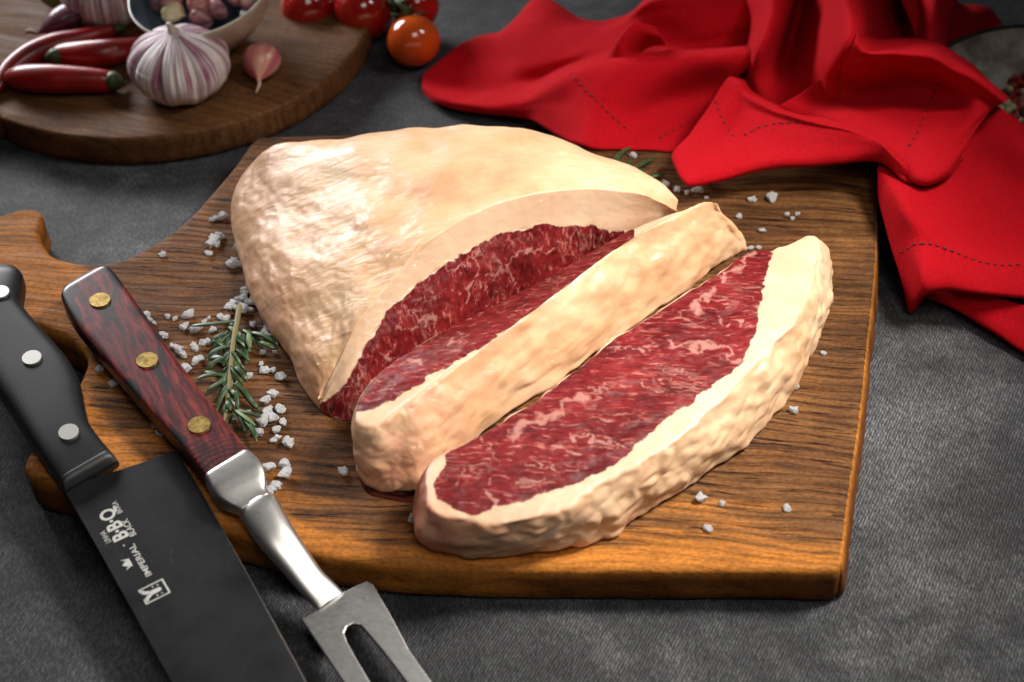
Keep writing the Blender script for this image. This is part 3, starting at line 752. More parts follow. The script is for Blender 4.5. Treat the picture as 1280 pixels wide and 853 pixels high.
# ------------------------------------------------------------------ knife
KN0 = P(40, 420, .034); KN1 = P(150, 640, .0315); KN2 = P(300, 640, .0312)
def plane_of(a, b, c):
    n = np.cross(b-a, c-a); n /= np.linalg.norm(n); n = n if n[2] > 0 else -n; return a, n
def on(pl, x, y, up=0.):
    o, d = ray(x, y); o = np.array(o); d = np.array(d); a, n = pl; a = a+n*up
    return o+d*(((a-o)@n)/(d@n))
def build_knife():
    a = P(100, 560, .0325); b = P(215, 570, .0310); c = P(290, 840, .0228)
    pl = plane_of(a, b, c)
    n = pl[1]
    root = thing('kitchen_knife', 'wide black-bladed kitchen knife with black riveted handle, left of the fork', 'knife', tuple(P(150, 620, 0)))
    # blade
    t = NT('black_coated_blade'); cc = t.co()
    sp = t.ramp(t.noise(cc, 1500, 2, .7), [(.42, .75), (.7, 2.2)])
    sm = t.ramp(t.noise(cc, 40, 4, .6), [(.35, .8), (.7, 1.25)])
    col = t.mix(1., t.mix(1., (.005, .005, .006), sp, 'MULTIPLY'), sm, 'MULTIPLY')
    scr = t.ramp(t.noise(t.add_vec(t.co(scale=(1, .12, 1), rot=(0, 0, R(33))), t.noisec(cc, 30), .05), 420, 2, .5), [(.70, 0.), (.76, .25)])
    col = t.mix(scr, col, (.09, .085, .07))
    t.p(Base_Color=col, Roughness=t.ramp(t.noise(cc, 60, 3), [(.3, .42), (.7, .58)]), Normal=t.bump(t.noise(cc, 1500, 2, .7), .00006, .6))
    t.b.inputs['Specular IOR Level'].default_value = .28
    spine = [(79, 611), (100, 646), (150, 735), (215, 853), (270, 952), (330, 1060), (385, 1165)]
    edge = [(221, 564), (250, 612), (300, 700), (340, 773), (383, 853), (420, 930), (440, 1010), (435, 1090)]
    sp_ = cat1(np.array([on(pl, x, y) for x, y in spine]), 50); ed = cat1(np.array([on(pl, x, y) for x, y in edge]), 50)
    ch = on(pl, 140, 576)            # choil beside the handle
    V = []; F = []
    for i in range(50):
        s_, e_ = sp_[i], ed[i]
        if i == 49: e_ = s_+(e_-s_)*.1
        m1 = s_*.03+e_*.97
        V += [s_-n*.0026, s_, m1, e_-n*.0002, e_-n*.0008, m1-n*.0026]
    F = grid_faces(50, 6, True)+[tuple(range(6)), tuple(range(294, 300))[::-1]]
    bl = mesh('blade', V, F, t.m, root, smooth=False)
    bm = bmesh.new(); bm.from_mesh(bl.data); bmesh.ops.recalc_face_normals(bm, faces=bm.faces)
    bm.to_mesh(bl.data); bm.free()
    # bright ground edge line
    V2 = []; 
    for i in range(50):
        s_, e_ = sp_[i], ed[i]; dr = (e_-s_)/np.linalg.norm(e_-s_)
        V2 += [e_+n*.0000-dr*.0004, e_-n*.0003+dr*.0001]
    mesh('cutting_edge', V2, grid_faces(50, 2), simple('ground_steel', (.42, .40, .38), .35, 1.), bl)
    # handle
    Rr = [(30,349),(31,362),(29,385),(42,404),(67,432),(88,457),(101,483),(106,508),(113,534),(127,555),(142,572)]
    Ll = [(-62,352),(-74,368),(-72,392),(-50,418),(-28,452),(-8,486),(12,515),(29,541),(45,566),(60,588),(77,611)]
    th = [.0085,.0095,.0100,.0098,.0096,.0096,.0096,.0096,.0094,.0088,.0075]
    secs = []
    for (r_, l_, h) in zip(Rr, Ll, th):
        secs.append((on(pl, *l_, -.001), on(pl, *r_, -.001), h, .0075))
    # rounded butt
    e0 = secs[0]; c0 = (e0[0]+e0[1])/2; back = c0-(secs[2][0]+secs[2][1])/2; back /= np.linalg.norm(back)
    cap = (c0+(e0[0]-c0)*.72+back*.006, c0+(e0[1]-c0)*.80+back*.006, .006, .005)
    t = NT('black_ribbed_handle'); c2 = t.co(rot=(0, 0, R(58)))
    w1 = t.node('ShaderNodeTexWave', bands_direction='X', ins={'Vector': t.add_vec(c2, t.noisec(c2, 60), .0004), 'Scale': 190, 'Distortion': .6}).outputs['Fac']
    w2 = t.node('ShaderNodeTexWave', bands_direction='Y', ins={'Vector': t.add_vec(c2, t.noisec(c2, 60), .0004), 'Scale': 190, 'Distortion': .6}).outputs['Fac']
    hh = t.math('MULTIPLY', w1, w2)
    t.p(Base_Color=t.mix(hh, (.006, .006, .0065), (.010, .010, .011)), Roughness=.46, Normal=t.bump(hh, .00004, .5))
    HB, D = loft('handle', [cap]+secs, t.m, root, nseg=40, expo=4.2, nlong=110)
    bvh = bvh_of(HB)
    for x, y in ((86, 541), (40, 448), (0, 366)):
        p, nn = hit(bvh, x, y)
        if p is None: continue
        disc('rivet', p+nn*.0001, nn, .0049, .0016, simple('rivet_aluminium', (.62, .60, .56), .45, .85), HB)
    # collar ridge at the bolster
    secs2 = [(on(pl, 76, 608, .000), on(pl, 141, 571, .000), .0066, .006), (on(pl, 79, 613, .000), on(pl, 145, 575, .000), .0054, .005), (on(pl, 82, 617, 0), on(pl, 149, 579, 0), .0022, .003)]
    loft('bolster', secs2, t.m, root, nseg=32, expo=5, nlong=14)
    # printed marks on the blade; ex runs along the reading direction, ey to the top of the letters
    q0 = on(pl, 150, 735, .00012); q1 = on(pl, 100, 646, .00012)
    ex = q1-q0; ex /= np.linalg.norm(ex); ey = np.cross(n, ex)
    INK = simple('pale_print', (.52, .51, .47), .55)
    def basis(x, y, slant=0.):
        o = on(pl, x, y, .00012); m = Matrix((Vector(ex), Vector(ey), Vector(n))).transposed().to_4x4(); m.translation = Vector(o); return m
    def text(s_, x, y, x1, y1, cap, bold=0.):
        cv = bpy.data.curves.new('lettering', 'FONT'); cv.body = s_; cv.size = 1; cv.offset = bold; cv.resolution_u = 3
        to = bpy.data.objects.new('tmp_text', cv); COL.objects.link(to)
        dg = bpy.context.evaluated_depsgraph_get(); me = bpy.data.meshes.new_from_object(to.evaluated_get(dg))
        bpy.data.objects.remove(to)
        q = np.array([v.co[:] for v in me.vertices]); lo, hi = q.min(0), q.max(0)
        L = np.linalg.norm(on(pl, x1, y1)-on(pl, x, y))
        me.transform(Matrix.Translation((-lo[0], 0, 0))); me.transform(Matrix.Diagonal((L/(hi[0]-lo[0]), cap/.70, 1, 1)))
        me.transform(basis(x, y)); me.materials.clear(); me.materials.append(INK); me.name = 'lettering'
        o = bpy.data.objects.new('lettering', me); COL.objects.link(o); o.parent = bl; return o
    def flat(name, polys, x, y, k):
        bm = bmesh.new(); m = basis(x, y)
        for P_ in polys:
            bm.faces.new([bm.verts.new(m @ Vector((a*k, b*k, 0))) for a, b in P_])
        return obj(name, bm, INK, bl, False)
    # measured start points in the photo
    text('B·B·Q', 161, 670, 141, 633, .0070, .028)
    text('LINHA', 139, 677, 131, 663, .0026)
    text('BLACK', 170.5, 668, 157.5, 648.5, .0029, .01)
    text('BRASA', 153.5, 640, 145, 626, .0025)
    text('IMPERIAL', 190, 718, 168, 679, .0029, .01)
    text('•', 158, 682, 156.5, 680, .002)
    flat('crown_mark', [[(-5,0),(5,0),(5,2),(-5,2)], [(-5,2),(-2,2.2),(-7,8)], [(2,2.2),(5,2),(7,8)], [(-2.4,2),(2.4,2),(3.2,5),(0,9),(-3.2,5)]], 163.5, 702.5, .00046)
    fr = [[(-6,-6),(6,-6),(6,-5.2),(-6,-5.2)], [(-6,5.2),(-2,5.2),(-2,6),(-6,6)], [(4,5.2),(6,5.2),(6,6),(4,6)], [(-6,-5.2),(-5.2,-5.2),(-5.2,5.2),(-6,5.2)], [(5.2,-5.2),(6,-5.2),(6,5.2),(5.2,5.2)]]
    fr = [[(a*.96, b*1.3) for a, b in q] for q in fr]
    fr += [[(-1.4,-3.5),(0,-4.6),(1.4,-3.5),(1.6,3),(-1.6,3)]]
    arc = lambda cx, cy, r0, r1, a0, a1, k=8: [[(cx+r0*math.cos(R(a0+(a1-a0)*i/k)), cy+r0*math.sin(R(a0+(a1-a0)*i/k))), (cx+r1*math.cos(R(a0+(a1-a0)*i/k)), cy+r1*math.sin(R(a0+(a1-a0)*i/k))), (cx+r1*math.cos(R(a0+(a1-a0)*(i+1)/k)), cy+r1*math.sin(R(a0+(a1-a0)*(i+1)/k))), (cx+r0*math.cos(R(a0+(a1-a0)*(i+1)/k)), cy+r0*math.sin(R(a0+(a1-a0)*(i+1)/k)))] for i in range(k)]
    fr += arc(-4.6, 3.2, 2.2, 4.4, -10, 85)+arc(4.6, 3.2, 2.2, 4.4, 95, 190)+arc(-2.9, 5.6, .8, 1.7, 0, 180)+arc(2.9, 5.6, .8, 1.7, 0, 180)
    for cx, cy in ((-3.4,-.4),(3.4,-.4),(-3.2,-3.4),(3.2,-3.4)): fr += [[(cx+.55*math.cos(a), cy+.55*math.sin(a)) for a in np.linspace(0, 2*math.pi, 8, endpoint=False)]]
    flat('tower_mark', fr, 193, 739.5, .00076)
    keep(root)
build_knife()

# ------------------------------------------------------------------ carving fork
def build_fork():
    root = thing('carving_fork', 'two-pronged steel carving fork with dark red riveted wooden handle, across the board', 'fork', tuple(P(300, 620, 0)))
    za = lambda x, y, z: P(x, y, z)
    t = NT('dark_red_laminated_wood'); c = t.co(rot=(0, 0, R(61)))     # x runs along the handle
    wv = t.add_vec(c, t.noisec(c, 26, 2), .011)
    st = t.node('ShaderNodeMapping', ins={'Vector': wv, 'Scale': (1, 7, 3)}).outputs[0]
    a = t.noise(st, 60, 4, .6); b = t.noise(t.node('ShaderNodeMapping', ins={'Vector': wv, 'Scale': (1, 12, 4)}).outputs[0], 170, 4, .65)
    rings = t.node('ShaderNodeTexWave', wave_type='RINGS', rings_direction='Z', ins={'Vector': t.add_vec(t.co(loc=tuple(-np.array(P(315, 700, 0)))), t.noisec(c, 60, 2), .006), 'Scale': 105, 'Distortion': 3, 'Detail': 2}).outputs['Fac']
    col = t.ramp(a, [(.36, (.030, .005, .006)), (.5, (.085, .011, .011)), (.66, (.19, .024, .019))])
    black = t.ramp(t.noise(t.node('ShaderNodeMapping', ins={'Vector': wv, 'Scale': (1, 4.5, 2)}).outputs[0], 24, 2), [(.55, 0.), (.58, .92)])
    col = t.mix(black, col, (.010, .013, .014))
    col = t.mix(t.ramp(b, [(.36, .9), (.43, 0.)]), col, (.012, .004, .005))
    pr = t.node('ShaderNodeSeparateXYZ', ins={0: t.co()}).outputs[1]
    near = t.ramp(t.math('ADD', pr, .5), [(.5+P(280, 550, .045)[1]-.010, 1.), (.5+P(280, 550, .045)[1]+.014, 0.)])
    rk = t.math('MULTIPLY', near, t.ramp(rings, [(.3, .9), (.55, 0.)]))
    col = t.mix(rk, col, (.012, .004, .006))
    t.p(Base_Color=col, Roughness=.34, Normal=t.bump(b, .00015, .5)); t.p(Coat_Weight=.25, Coat_Roughness=.25)
    # z of the top centreline along the fork
    Rr = [(136,341),(144,347),(160,368),(200,424),(240,479),(285,536),(312,571)]
    Ll = [(79,374),(80,384),(96,412),(140,465),(180,512),(228,565),(259,604)]
    zs = [.0475,.0475,.0470,.0460,.0450,.0440,.0435]
    secs = [(za(*l, z-.006), za(*r, z-.006), .0062, .0068) for r, l, z in zip(Rr, Ll, zs)]
    c0 = (secs[0][0]+secs[0][1])/2; bk = c0-(secs[3][0]+secs[3][1])/2; bk /= np.linalg.norm(bk)
    e = secs[0]
    secs = [(c0+(e[0]-c0)*.80+bk*.0035, c0+(e[1]-c0)*.80+bk*.0035, .0050, .0055)]+secs
    H, D = loft('handle', secs, t.m, root, nseg=48, expo=6.5, nlong=90)
    bv = bvh_of(H); BR = NT('worn_brass'); cc = BR.co()
    BR.p(Base_Color=BR.mix(BR.ramp(BR.noise(cc, 260, 4, .7), [(.35, 0.), (.62, .9)]), (.60, .41, .12), (.20, .13, .04)), Metallic=.9, Roughness=.42, Normal=BR.bump(BR.noise(cc, 700, 2), .0001, .5))
    for x, y in ((125, 376), (184, 451), (249, 532)):
        p, nn = hit(bv, x, y)
        if p is not None: disc('rivet', p+nn*.0001, nn, .0055, .0014, BR.m, H)
    ST = brushed('polished_steel', (.74, .71, .67), .38, (1, 10, 10), (0, 0, R(61)), 260, .2, .00002)
    ST2 = brushed('brushed_steel', (.42, .41, .395), .31, (1, 14, 14), (0, 0, R(61)), 260, .45, .00008)
    zz = lambda z, l, r, a, b: (za(*l, z), za(*r, z), a, b)
    loft('bolster', [zz(.0376, (257,603), (312,570), .0063, .0068), zz(.0375, (259,606), (315,573), .0066, .0068), zz(.0374, (262,612), (323,580), .0066, .0068), zz(.0372, (266,620), (330,589), .0064, .0064), zz(.0370, (273,628), (333,598), .0056, .006), zz(.0367, (285,635), (333,608), .0046, .005), zz(.0364, (295,639), (333,616), .0041, .0044), zz(.0360, (301,643), (337,622), .0041, .0042)], ST, root, nseg=64, expo=7, nlong=60)
    loft('neck', [zz(.0358, (302,638), (336,618), .0040, .004), zz(.0356, (300,645), (345,621), .0050, .0048), zz(.0350, (305,656), (352,634), .0052, .005), zz(.0325, (325,684), (368,662), .0050, .0048), zz(.0280, (350,712), (385,688), .0044, .0042), zz(.0240, (372,737), (402,713), .0038, .0036), zz(.0215, (388,753), (418,729), .0030, .003), zz(.0202, (398,764), (430,742), .0020, .0022)], ST, root, nseg=40, expo=2.2, nlong=70)
    # prong head
    pl = plane_of(P(380, 770, .0205), P(460, 725, .0205), P(500, 900, .0125))
    loop = [(404,757),(377,774),(400,808),(430,853),(470,905),(520,965),(575,1030),(560,1005),(530,960),(490,895),(463,853),(447,826),(434,803),(430,791),(434,783),(442,779),(451,781),(459,790),(480,815),(509,853),(540,890),(590,945),(650,1005),(640,985),(600,935),(560,880),(540,853),(511,812),(488,768),(466,730),(458,726),(434,738),(424,741),(412,744)]
    # one continuous outline: outer left, prong tip, slot, prong tip, outer right
    L1 = [on(pl, x, y) for x, y in loop]
    prism('prong_head', L1, pl[1], -.0026, ST2, root, .0005)
    keep(root)
build_fork()
#PART3
# ------------------------------------------------------------------ background food
def lathe(prof, nseg=48, fn=None):
    V = []
    for k, (r, z) in enumerate(prof):
        for j in range(nseg):
            a = 2*math.pi*j/nseg
            q = (r*math.cos(a), r*math.sin(a), z)
            V.append(fn(q, a, k/(len(prof)-1)) if fn else q)
    return V, grid_faces(len(prof), nseg, True)
def mat_garlic():
    t = NT('purple_striped_garlic_skin')
    base = t.ramp(t.noise(t.co(), 60, 3), [(.35, (.72, .64, .62)), (.65, (.82, .77, .74))])
    col = t.mix(t.attr('streak'), base, (.26, .062, .13))
    fine = t.attr('rib')
    t.p(Base_Color=t.mix(t.math('MULTIPLY', fine, .18), col, (.45, .33, .36)), Roughness=.45, Normal=t.bump(fine, .0006, .6), Subsurface_Weight=.12, Subsurface_Radius=(1, .5, .4), Subsurface_Scale=.003)
    return t.m
M_GARLIC = mat_garlic()
def garlic(loc, r, h, label, seed, nl=11, stem_lean=(0, 0), purple=1., rotz=0.):
    root = thing('garlic_bulb', label, 'garlic', tuple(loc))
    prof = [(.06,.02),(.30,.0),(.55,.03),(.78,.12),(.93,.25),(1.,.40),(.985,.54),(.90,.68),(.74,.80),(.55,.885),(.36,.945),(.20,.985),(.13,1.01),(.10,1.04)]
    prof = cat1(np.array([(a*r, b*h) for a, b in prof]), 90)
    def fn(q, a, t):
        lob = abs(math.sin(a*nl/2+seed+.35*math.sin(a*2+seed)))
        k = math.sin(min(1, t*1.15)*math.pi)**.5 if t < .87 else .25
        d = 1-.13*(1-lob)**2.2*k+.02*math.sin(a*3+seed)+.008*math.sin(a*40)*k
        return (q[0]*d, q[1]*d, q[2]*(1+.03*math.sin(a*2+seed)*(t < .5))-.004*(1-lob)*(t < .35)*h*20)
    V, F = lathe(prof, 260, fn)
    st = []; rb_ = []
    n = 260
    for k in range(90):
        t = k/89
        for j in range(n):
            a = 2*math.pi*j/n
            w_ = noise.fractal(Vector((math.cos(a)*4+seed, math.sin(a)*4, t*.7)), .7, 2.2, 4)
            w2 = noise.fractal(Vector((math.cos(a)*17+seed, math.sin(a)*17, t*1.6)), .7, 2.2, 3)
            hgt = max(0, min(1, (t-.18)/.3))*(1 if t < .86 else .3)
            st.append(max(0, min(1,   .26+(w_*.8+w2*1.1+.12)*1.2))*hgt*purple)
            rb_.append(.5+.5*math.sin(a*52+2*w2))
    b = mesh('bulb', [(x*math.cos(rotz)-y*math.sin(rotz), x*math.sin(rotz)+y*math.cos(rotz), z) for x, y, z in V], F, M_GARLIC, root, attrs={'streak': st, 'rib': rb_})
    sv = []
    for k in range(12):
        t = k/11; rr_ = r*(.10-.055*t)
        for j in range(16):
            a = 2*math.pi*j/16; d = 1+.2*math.sin(a*3)
            sv.append((rr_*d*math.cos(a)+stem_lean[0]*t, rr_*d*math.sin(a)+stem_lean[1]*t, h*(1.00+.15*t)))
    mesh('stem', sv, grid_faces(12, 16, True)+[tuple(range(176, 192))], simple('dry_garlic_stem', (.62, .52, .42), .7), root)
    return root
garlic(P(230, 111, .0222), .0326, .0425, 'large purple-striped garlic bulb at the front of the round board', 1.3, 9, (-.002, 0), 1., .6)
garlic(P(138, 20, .0222), .030, .042, 'second garlic bulb standing behind the chillies, cut by the picture top', 4.1, 10, (0, .004), .8)
def drop_shape(name, p0, p1, r, mat, parent=None, squash=.85, prof=None, bend=.002, attrs=True):
    """teardrop from blunt end p0 to pointed end p1"""
    p0 = np.array(p0, float); p1 = np.array(p1, float); L = np.linalg.norm(p1-p0); ax = (p1-p0)/L
    sd = np.cross(ax, (0, 0, 1)); sd /= np.linalg.norm(sd); up = np.cross(sd, ax)
    prof = prof or [(0,.02),(.05,.42),(.15,.74),(.32,.98),(.48,1.),(.64,.84),(.78,.55),(.88,.27),(.94,.13),(1,.05)]
    pr = cat1(np.array(prof), 48); V = []; st = []
    for t, q in pr:
        for j in range(40):
            a = 2*math.pi*j/40
            fac = 1-.10*max(0, math.cos(a*1.5))**3
            V.append(p0+ax*L*t+sd*(r*q*math.cos(a)*fac)+up*(r*q*squash*math.sin(a)+bend*math.sin(math.pi*t)))
            st.append(max(0, min(1, .5+noise.fractal(Vector((math.cos(a)*2+r*900, math.sin(a)*2, t*.8)), .6, 2, 3)*1.1)))
    return mesh(name, V, grid_faces(48, 40, True)+[tuple(range(40))[::-1], tuple(range(47*40, 48*40))], mat, parent, attrs={'streak': st})
def mat_clove(name, a, b, rough=.35):
    t = NT(name); t.p(Base_Color=t.mix(t.attr('streak'), a, b), Roughness=rough, Subsurface_Weight=.1, Subsurface_Scale=.003, Normal=t.bump(t.noise(t.co(), 300, 3), .0003, .5)); return t.m
M_CLOVE = mat_clove('pink_clove_skin', (.45, .10, .13), (.68, .36, .24)); M_CLOVE2 = mat_clove('dark_pink_clove_skin', (.30, .085, .10), (.55, .28, .27)); M_PEEL = mat_clove('peeled_clove', (.72, .62, .32), (.78, .70, .45))
def clove(p0, p1, r, label, mat, group=None, name='garlic_clove'):
    o = drop_shape(name, p0, p1, r, mat); tag(o, label, 'garlic clove', group); return o
c1 = thing('garlic_clove', 'single pink garlic clove lying right of the big garlic bulb', 'garlic clove', tuple(P(325, 90, .022)))
drop_shape('clove', P(330, 60, .034), P(323, 103, .028), .0128, M_CLOVE, c1)
pts = [P(323, 98, .0285), P(324, 106, .026), P(320, 116, .0232)]
tl = cat1(np.array(pts), 14); V = []
for k, p in enumerate(tl):
    for j in range(8): V.append(p+np.array([math.cos(j*math.pi/4), 0, math.sin(j*math.pi/4)])*(.0019*(1-k/16)))
mesh('root_tip', V, grid_faces(14, 8, True), simple('dry_root_tip', (.62, .42, .34), .6), c1); keep(c1)
# bowl
def build_bowl():
    base = P(276, 50, .0222)
    root = thing('ceramic_bowl', 'small cream ceramic bowl full of garlic cloves on the round board', 'bowl', tuple(base))
    R0, H = .046, .041
    K = 1.05
    out = [(.0,.0),(.018,.0),(.021,.003),(.030,.010),(.039,.022),(.0445,.034),(.0465,.0405)]
    inn = [(.0455,.0415),(.0440,.0395),(.0415,.032),(.036,.021),(.027,.0115),(.015,.0065),(.0,.0055)]
    tilt = Matrix.Rotation(R(-9), 4, 'Y') @ Matrix.Rotation(R(10), 4, 'X')
    def mk(name, pr, mat, n=60):
        V, F = lathe(cat1(np.array(pr), n), 72)
        V = [tilt @ Vector((v[0]*K, v[1]*K, v[2]*1.02)) for v in V]; V = [(v.x, v.y, v.z+.0045) for v in V]
        return mesh(name, V, F, mat, root)
    t = NT('cream_glaze'); c = t.co()
    t.p(Base_Color=t.ramp(t.noise(c, 90, 4), [(.35, (.52, .46, .36)), (.65, (.66, .60, .48))]), Roughness=.3)
    mk('outer_wall', out+[inn[0]], t.m); t2 = NT('blue_grey_glaze'); t2.p(Base_Color=t2.ramp(t2.noise(t2.co(), 50, 3), [(.35, (.05, .08, .11)), (.65, (.12, .17, .21))]), Roughness=.2)
    mk('inner_wall', inn, t2.m)
    return root, base
_, bb = build_bowl()
G = 'garlic cloves heaped in the cream bowl'
spots = [((205,16,.048),(232,20,.050),.0085,M_PEEL,'peeled pale yellow garlic clove at the front of the bowl'),
 ((238,20,.050),(262,26,.050),.0065,M_CLOVE2,'short cut garlic clove showing its pale end, beside the peeled clove'),
 ((262,2,.058),(238,10,.050),.0105,M_CLOVE,'plump pink garlic clove in the middle of the bowl'),
 ((225,-8,.060),(196,6,.050),.0105,M_CLOVE2,'dark pink garlic clove at the left of the bowl'),
 ((282,8,.054),(262,20,.050),.0095,M_CLOVE2,'dark pink garlic clove resting against the right inside of the bowl'),
 ((300,-6,.058),(284,2,.054),.009,M_CLOVE,'pink garlic clove highest at the right of the bowl'),
 ((250,-22,.062),(226,-14,.060),.011,M_CLOVE,'pink garlic clove at the back left of the bowl'),
 ((285,-24,.060),(262,-14,.062),.011,M_CLOVE2,'dark pink garlic clove at the back right of the bowl'),
 ((238,-4,.050),(262,2,.046),.011,M_CLOVE2,'dark garlic clove lying under the plump one in the bowl')]
spots += [((318,-2,.056),(298,8,.050),.009,M_CLOVE,'pink garlic clove at the far right inside the bowl'), ((276,-6,.050),(250,4,.046),.011,M_CLOVE2,'dark pink garlic clove under the right side of the heap in the bowl'),
 ((208,-2,.050),(188,14,.044),.009,M_CLOVE2,'dark garlic clove low at the left inside of the bowl'), ((246,30,.0445),(268,22,.044),.008,M_CLOVE2,'small dark pink clove just inside the front rim of the bowl')]
for a, b, r, m, lab in spots: clove(P(*a), P(*b), r, lab, m, G)
# long purple shallot and green fruit
M_SH = mat_clove('dark_purple_skin', (.10, .025, .045), (.24, .10, .13), .3)
sh = thing('shallot', 'long dark purple shallot lying behind the chillies', 'shallot', tuple(P(75, 30, .022)))
drop_shape('bulb', P(114, 10, .034), P(44, 44, .029), .0098, M_SH, sh); drop_shape('root_end', P(47, 42, .030), P(30, 43, .025), .0022, simple('dry_root', (.3, .2, .15), .8), sh); keep(sh)
gf = thing('green_lime', 'pale green lime at the top left edge behind the shallot', 'lime', tuple(P(78, 8, .022)))
def blob(name, c, r, sc, mat, parent, dim=.0, sub=4, up=(0, 0, 1), nb=0, seed=0.):
    bm = bmesh.new(); bmesh.ops.create_uvsphere(bm, u_segments=48, v_segments=32, radius=1)
    q = Vector(up).to_track_quat('Z', 'Y').to_matrix()
    for v in bm.verts:
        co = v.co.copy(); a = math.atan2(co.y, co.x); pol = max(0, co.z)
        d = 1-dim*math.exp(-((1-co.z)/.09)) - (.02*abs(math.cos(a*nb/2))*(.3+pol) if nb else 0)+.012*noise.noise(co*1.3+Vector((seed, 0, 0)))
        v.co = q @ Vector((co.x*sc[0]*d, co.y*sc[1]*d, co.z*sc[2]*d))*r + Vector(c)
    return obj(name, bm, mat, parent)
blob('fruit', P(80, 8, .022)+np.array([0, 0, .016]), .0165, (1, 1, .95), simple('pale_green_peel', (.20, .30, .05), .35), gf)
blob('stem_scar', P(80, 8, .022)+np.array([0, 0, .0315]), .0026, (1, 1, .5), simple('brown_scar', (.12, .10, .04), .8), gf); keep(gf)
# chillies
t = NT('red_chilli_skin'); t.p(Base_Color=t.ramp(t.noise(t.co(), 50, 3), [(.35, (.17, .003, .003)), (.65, (.33, .008, .006))]), Roughness=.34, Normal=t.bump(t.noise(t.co(), 60, 2), .0006, .4), Coat_Weight=.15, Coat_Roughness=.2)
M_CH = t.m; M_GS = simple('dark_green_stalk', (.035, .06, .015), .5)
def tube(name, pts, mat, parent, ns=24, n=60, ripple=0.):
    C = cat1(np.array(pts, float), n); V = []
    for k, q in enumerate(C):
        tg = C[min(k+1, n-1), :3]-C[max(k-1, 0), :3]; tg /= np.linalg.norm(tg)+1e-9
        s_ = np.cross(tg, (0, 0, 1)); s_ /= np.linalg.norm(s_)+1e-9; u_ = np.cross(s_, tg)
        for j in range(ns):
            a = 2*math.pi*j/ns; r = max(1e-4, q[3])*(1+ripple*math.sin(a*3+k*.07))
            V.append(q[:3]+s_*r*math.cos(a)+u_*r*math.sin(a))
    return mesh(name, V, grid_faces(n, ns, True)+[tuple(range(ns))[::-1], tuple(range((n-1)*ns, n*ns))], mat, parent)
def chilli(label, pts, stalk, cap=None):
    q = [np.r_[P(x, y, .0222+max(r, .003)), r] for x, y, r in pts]
    m = np.mean([p[:3] for p in q], 0); root = thing('red_chilli', label, 'chilli', (m[0], m[1], .022), 'red chillies on the round board')
    tube('pod', q, M_CH, root, ripple=.03)
    tube('stalk', [np.r_[P(x, y, .0222+z), r] for x, y, z, r in stalk], M_GS, root, n=20, ns=12)
    keep(root)
chilli('thick short red chilli nearest the front of the round board', [(15,98,.0035),(18,98,.0068),(30,98,.0086),(60,99,.0094),(92,100,.0088),(120,101,.0080),(136,102,.0070),(141,102,.0045)],
       [(137,102,.008,.0062),(142,102,.008,.0066),(148,103,.0065,.0052),(153,104,.0045,.0022),(158,106,.003,.0016)])
chilli('middle red chilli with its stalk to the left, reaching behind the garlic', [(69,69,.0035),(72,69,.0062),(85,68,.0076),(110,68,.0088),(138,66,.0088),(160,61,.0070),(180,55,.0050),(198,50,.0020)],
       [(72,69,.009,.0050),(67,71,.009,.0052),(62,73,.008,.0038),(57,76,.006,.0018)])
chilli('long curved red chilli furthest to the left, running off the picture edge', [(-8,118,.002),(2,102,.005),(14,86,.0066),(38,69,.0078),(68,57,.0080),(98,50,.0070),(122,44,.0060),(141,39,.0045),(146,38,.002)],
       [(143,38,.006,.0040),(149,36,.006,.0030),(156,35,.005,.0016)])
# tomatoes
def mat_tom(name, a, b):
    t = NT(name); t.p(Base_Color=t.ramp(t.noise(t.co(), 26, 2), [(.35, a), (.65, b)]), Roughness=.14, Subsurface_Weight=.15, Subsurface_Radius=(1, .3, .1), Subsurface_Scale=.004, Coat_Weight=.5, Coat_Roughness=.06); return t.m
MT1 = mat_tom('red_tomato_skin', (.26, .006, .004), (.38, .012, .006)); MT2 = mat_tom('orange_tomato_skin', (.44, .050, .006), (.54, .085, .008))
GT = 'cherry tomatoes on the vine behind the boards'
def tomato(px, py, zc, r, label, mat, up, calyx=True):
    c = P(px, py, zc); root = thing('cherry_tomato', label, 'tomato', (c[0], c[1], zc-r), GT)
    u_ = Vector(up).normalized()
    blob('fruit', c, r, (1, 1, .95), mat, root, .09, up=up, nb=5, seed=px)
    if calyx:
        bm = bmesh.new(); q = u_.to_track_quat('Z', 'Y').to_matrix()
        for k in range(5):
            a = k*2*math.pi/5+.4
            d = Vector((math.cos(a), math.sin(a), 0)); s_ = Vector((-d.y, d.x, 0)); prev = None
            for i, (rr_, w_, z_) in enumerate([(.05,.10,.90),(.25,.14,.97),(.5,.09,.98),(.75,.01,1.04)]):
                cur = [bm.verts.new(Vector(c)+q @ ((d*rr_+s_*w_*e+Vector((0, 0, z_)))*r)) for e in (-1, 1)]
                if prev: bm.faces.new([prev[0], prev[1], cur[1], cur[0]])
                prev = cur
        o = obj('calyx', bm, M_GS, root); so = o.modifiers.new('t', 'SOLIDIFY'); so.thickness = .0006
        tube('stalk', [np.r_[np.array(Vector(c)+u_*r*.85), .0014], np.r_[np.array(Vector(c)+u_*r*1.15), .0013], np.r_[np.array(Vector(c)+u_*r*1.3+Vector((.002, .003, 0))), .0016]], M_GS, o, n=10, ns=10)
    keep(root)
tomato(517, 51, .0185, .0185, 'orange cherry tomato nearest the napkin, front of the vine', MT2, (-.2, .9, .5))
tomato(453, 15, .022, .0212, 'red cherry tomato between the dark one and the orange one', MT1, (.1, .9, .4), False)
tomato(385, 11, .021, .0200, 'dark red cherry tomato directly behind the round board', MT1, (-.3, .9, .4), False)
tomato(519, 8, .024, .0175, 'bright red cherry tomato behind the orange one, under the green calyx', MT1, (-.75, -.45, .35))
vs_ = thing('tomato_stalk', 'short green vine stalk between the cherry tomatoes', 'stalk', tuple(P(500, 5, 0)))
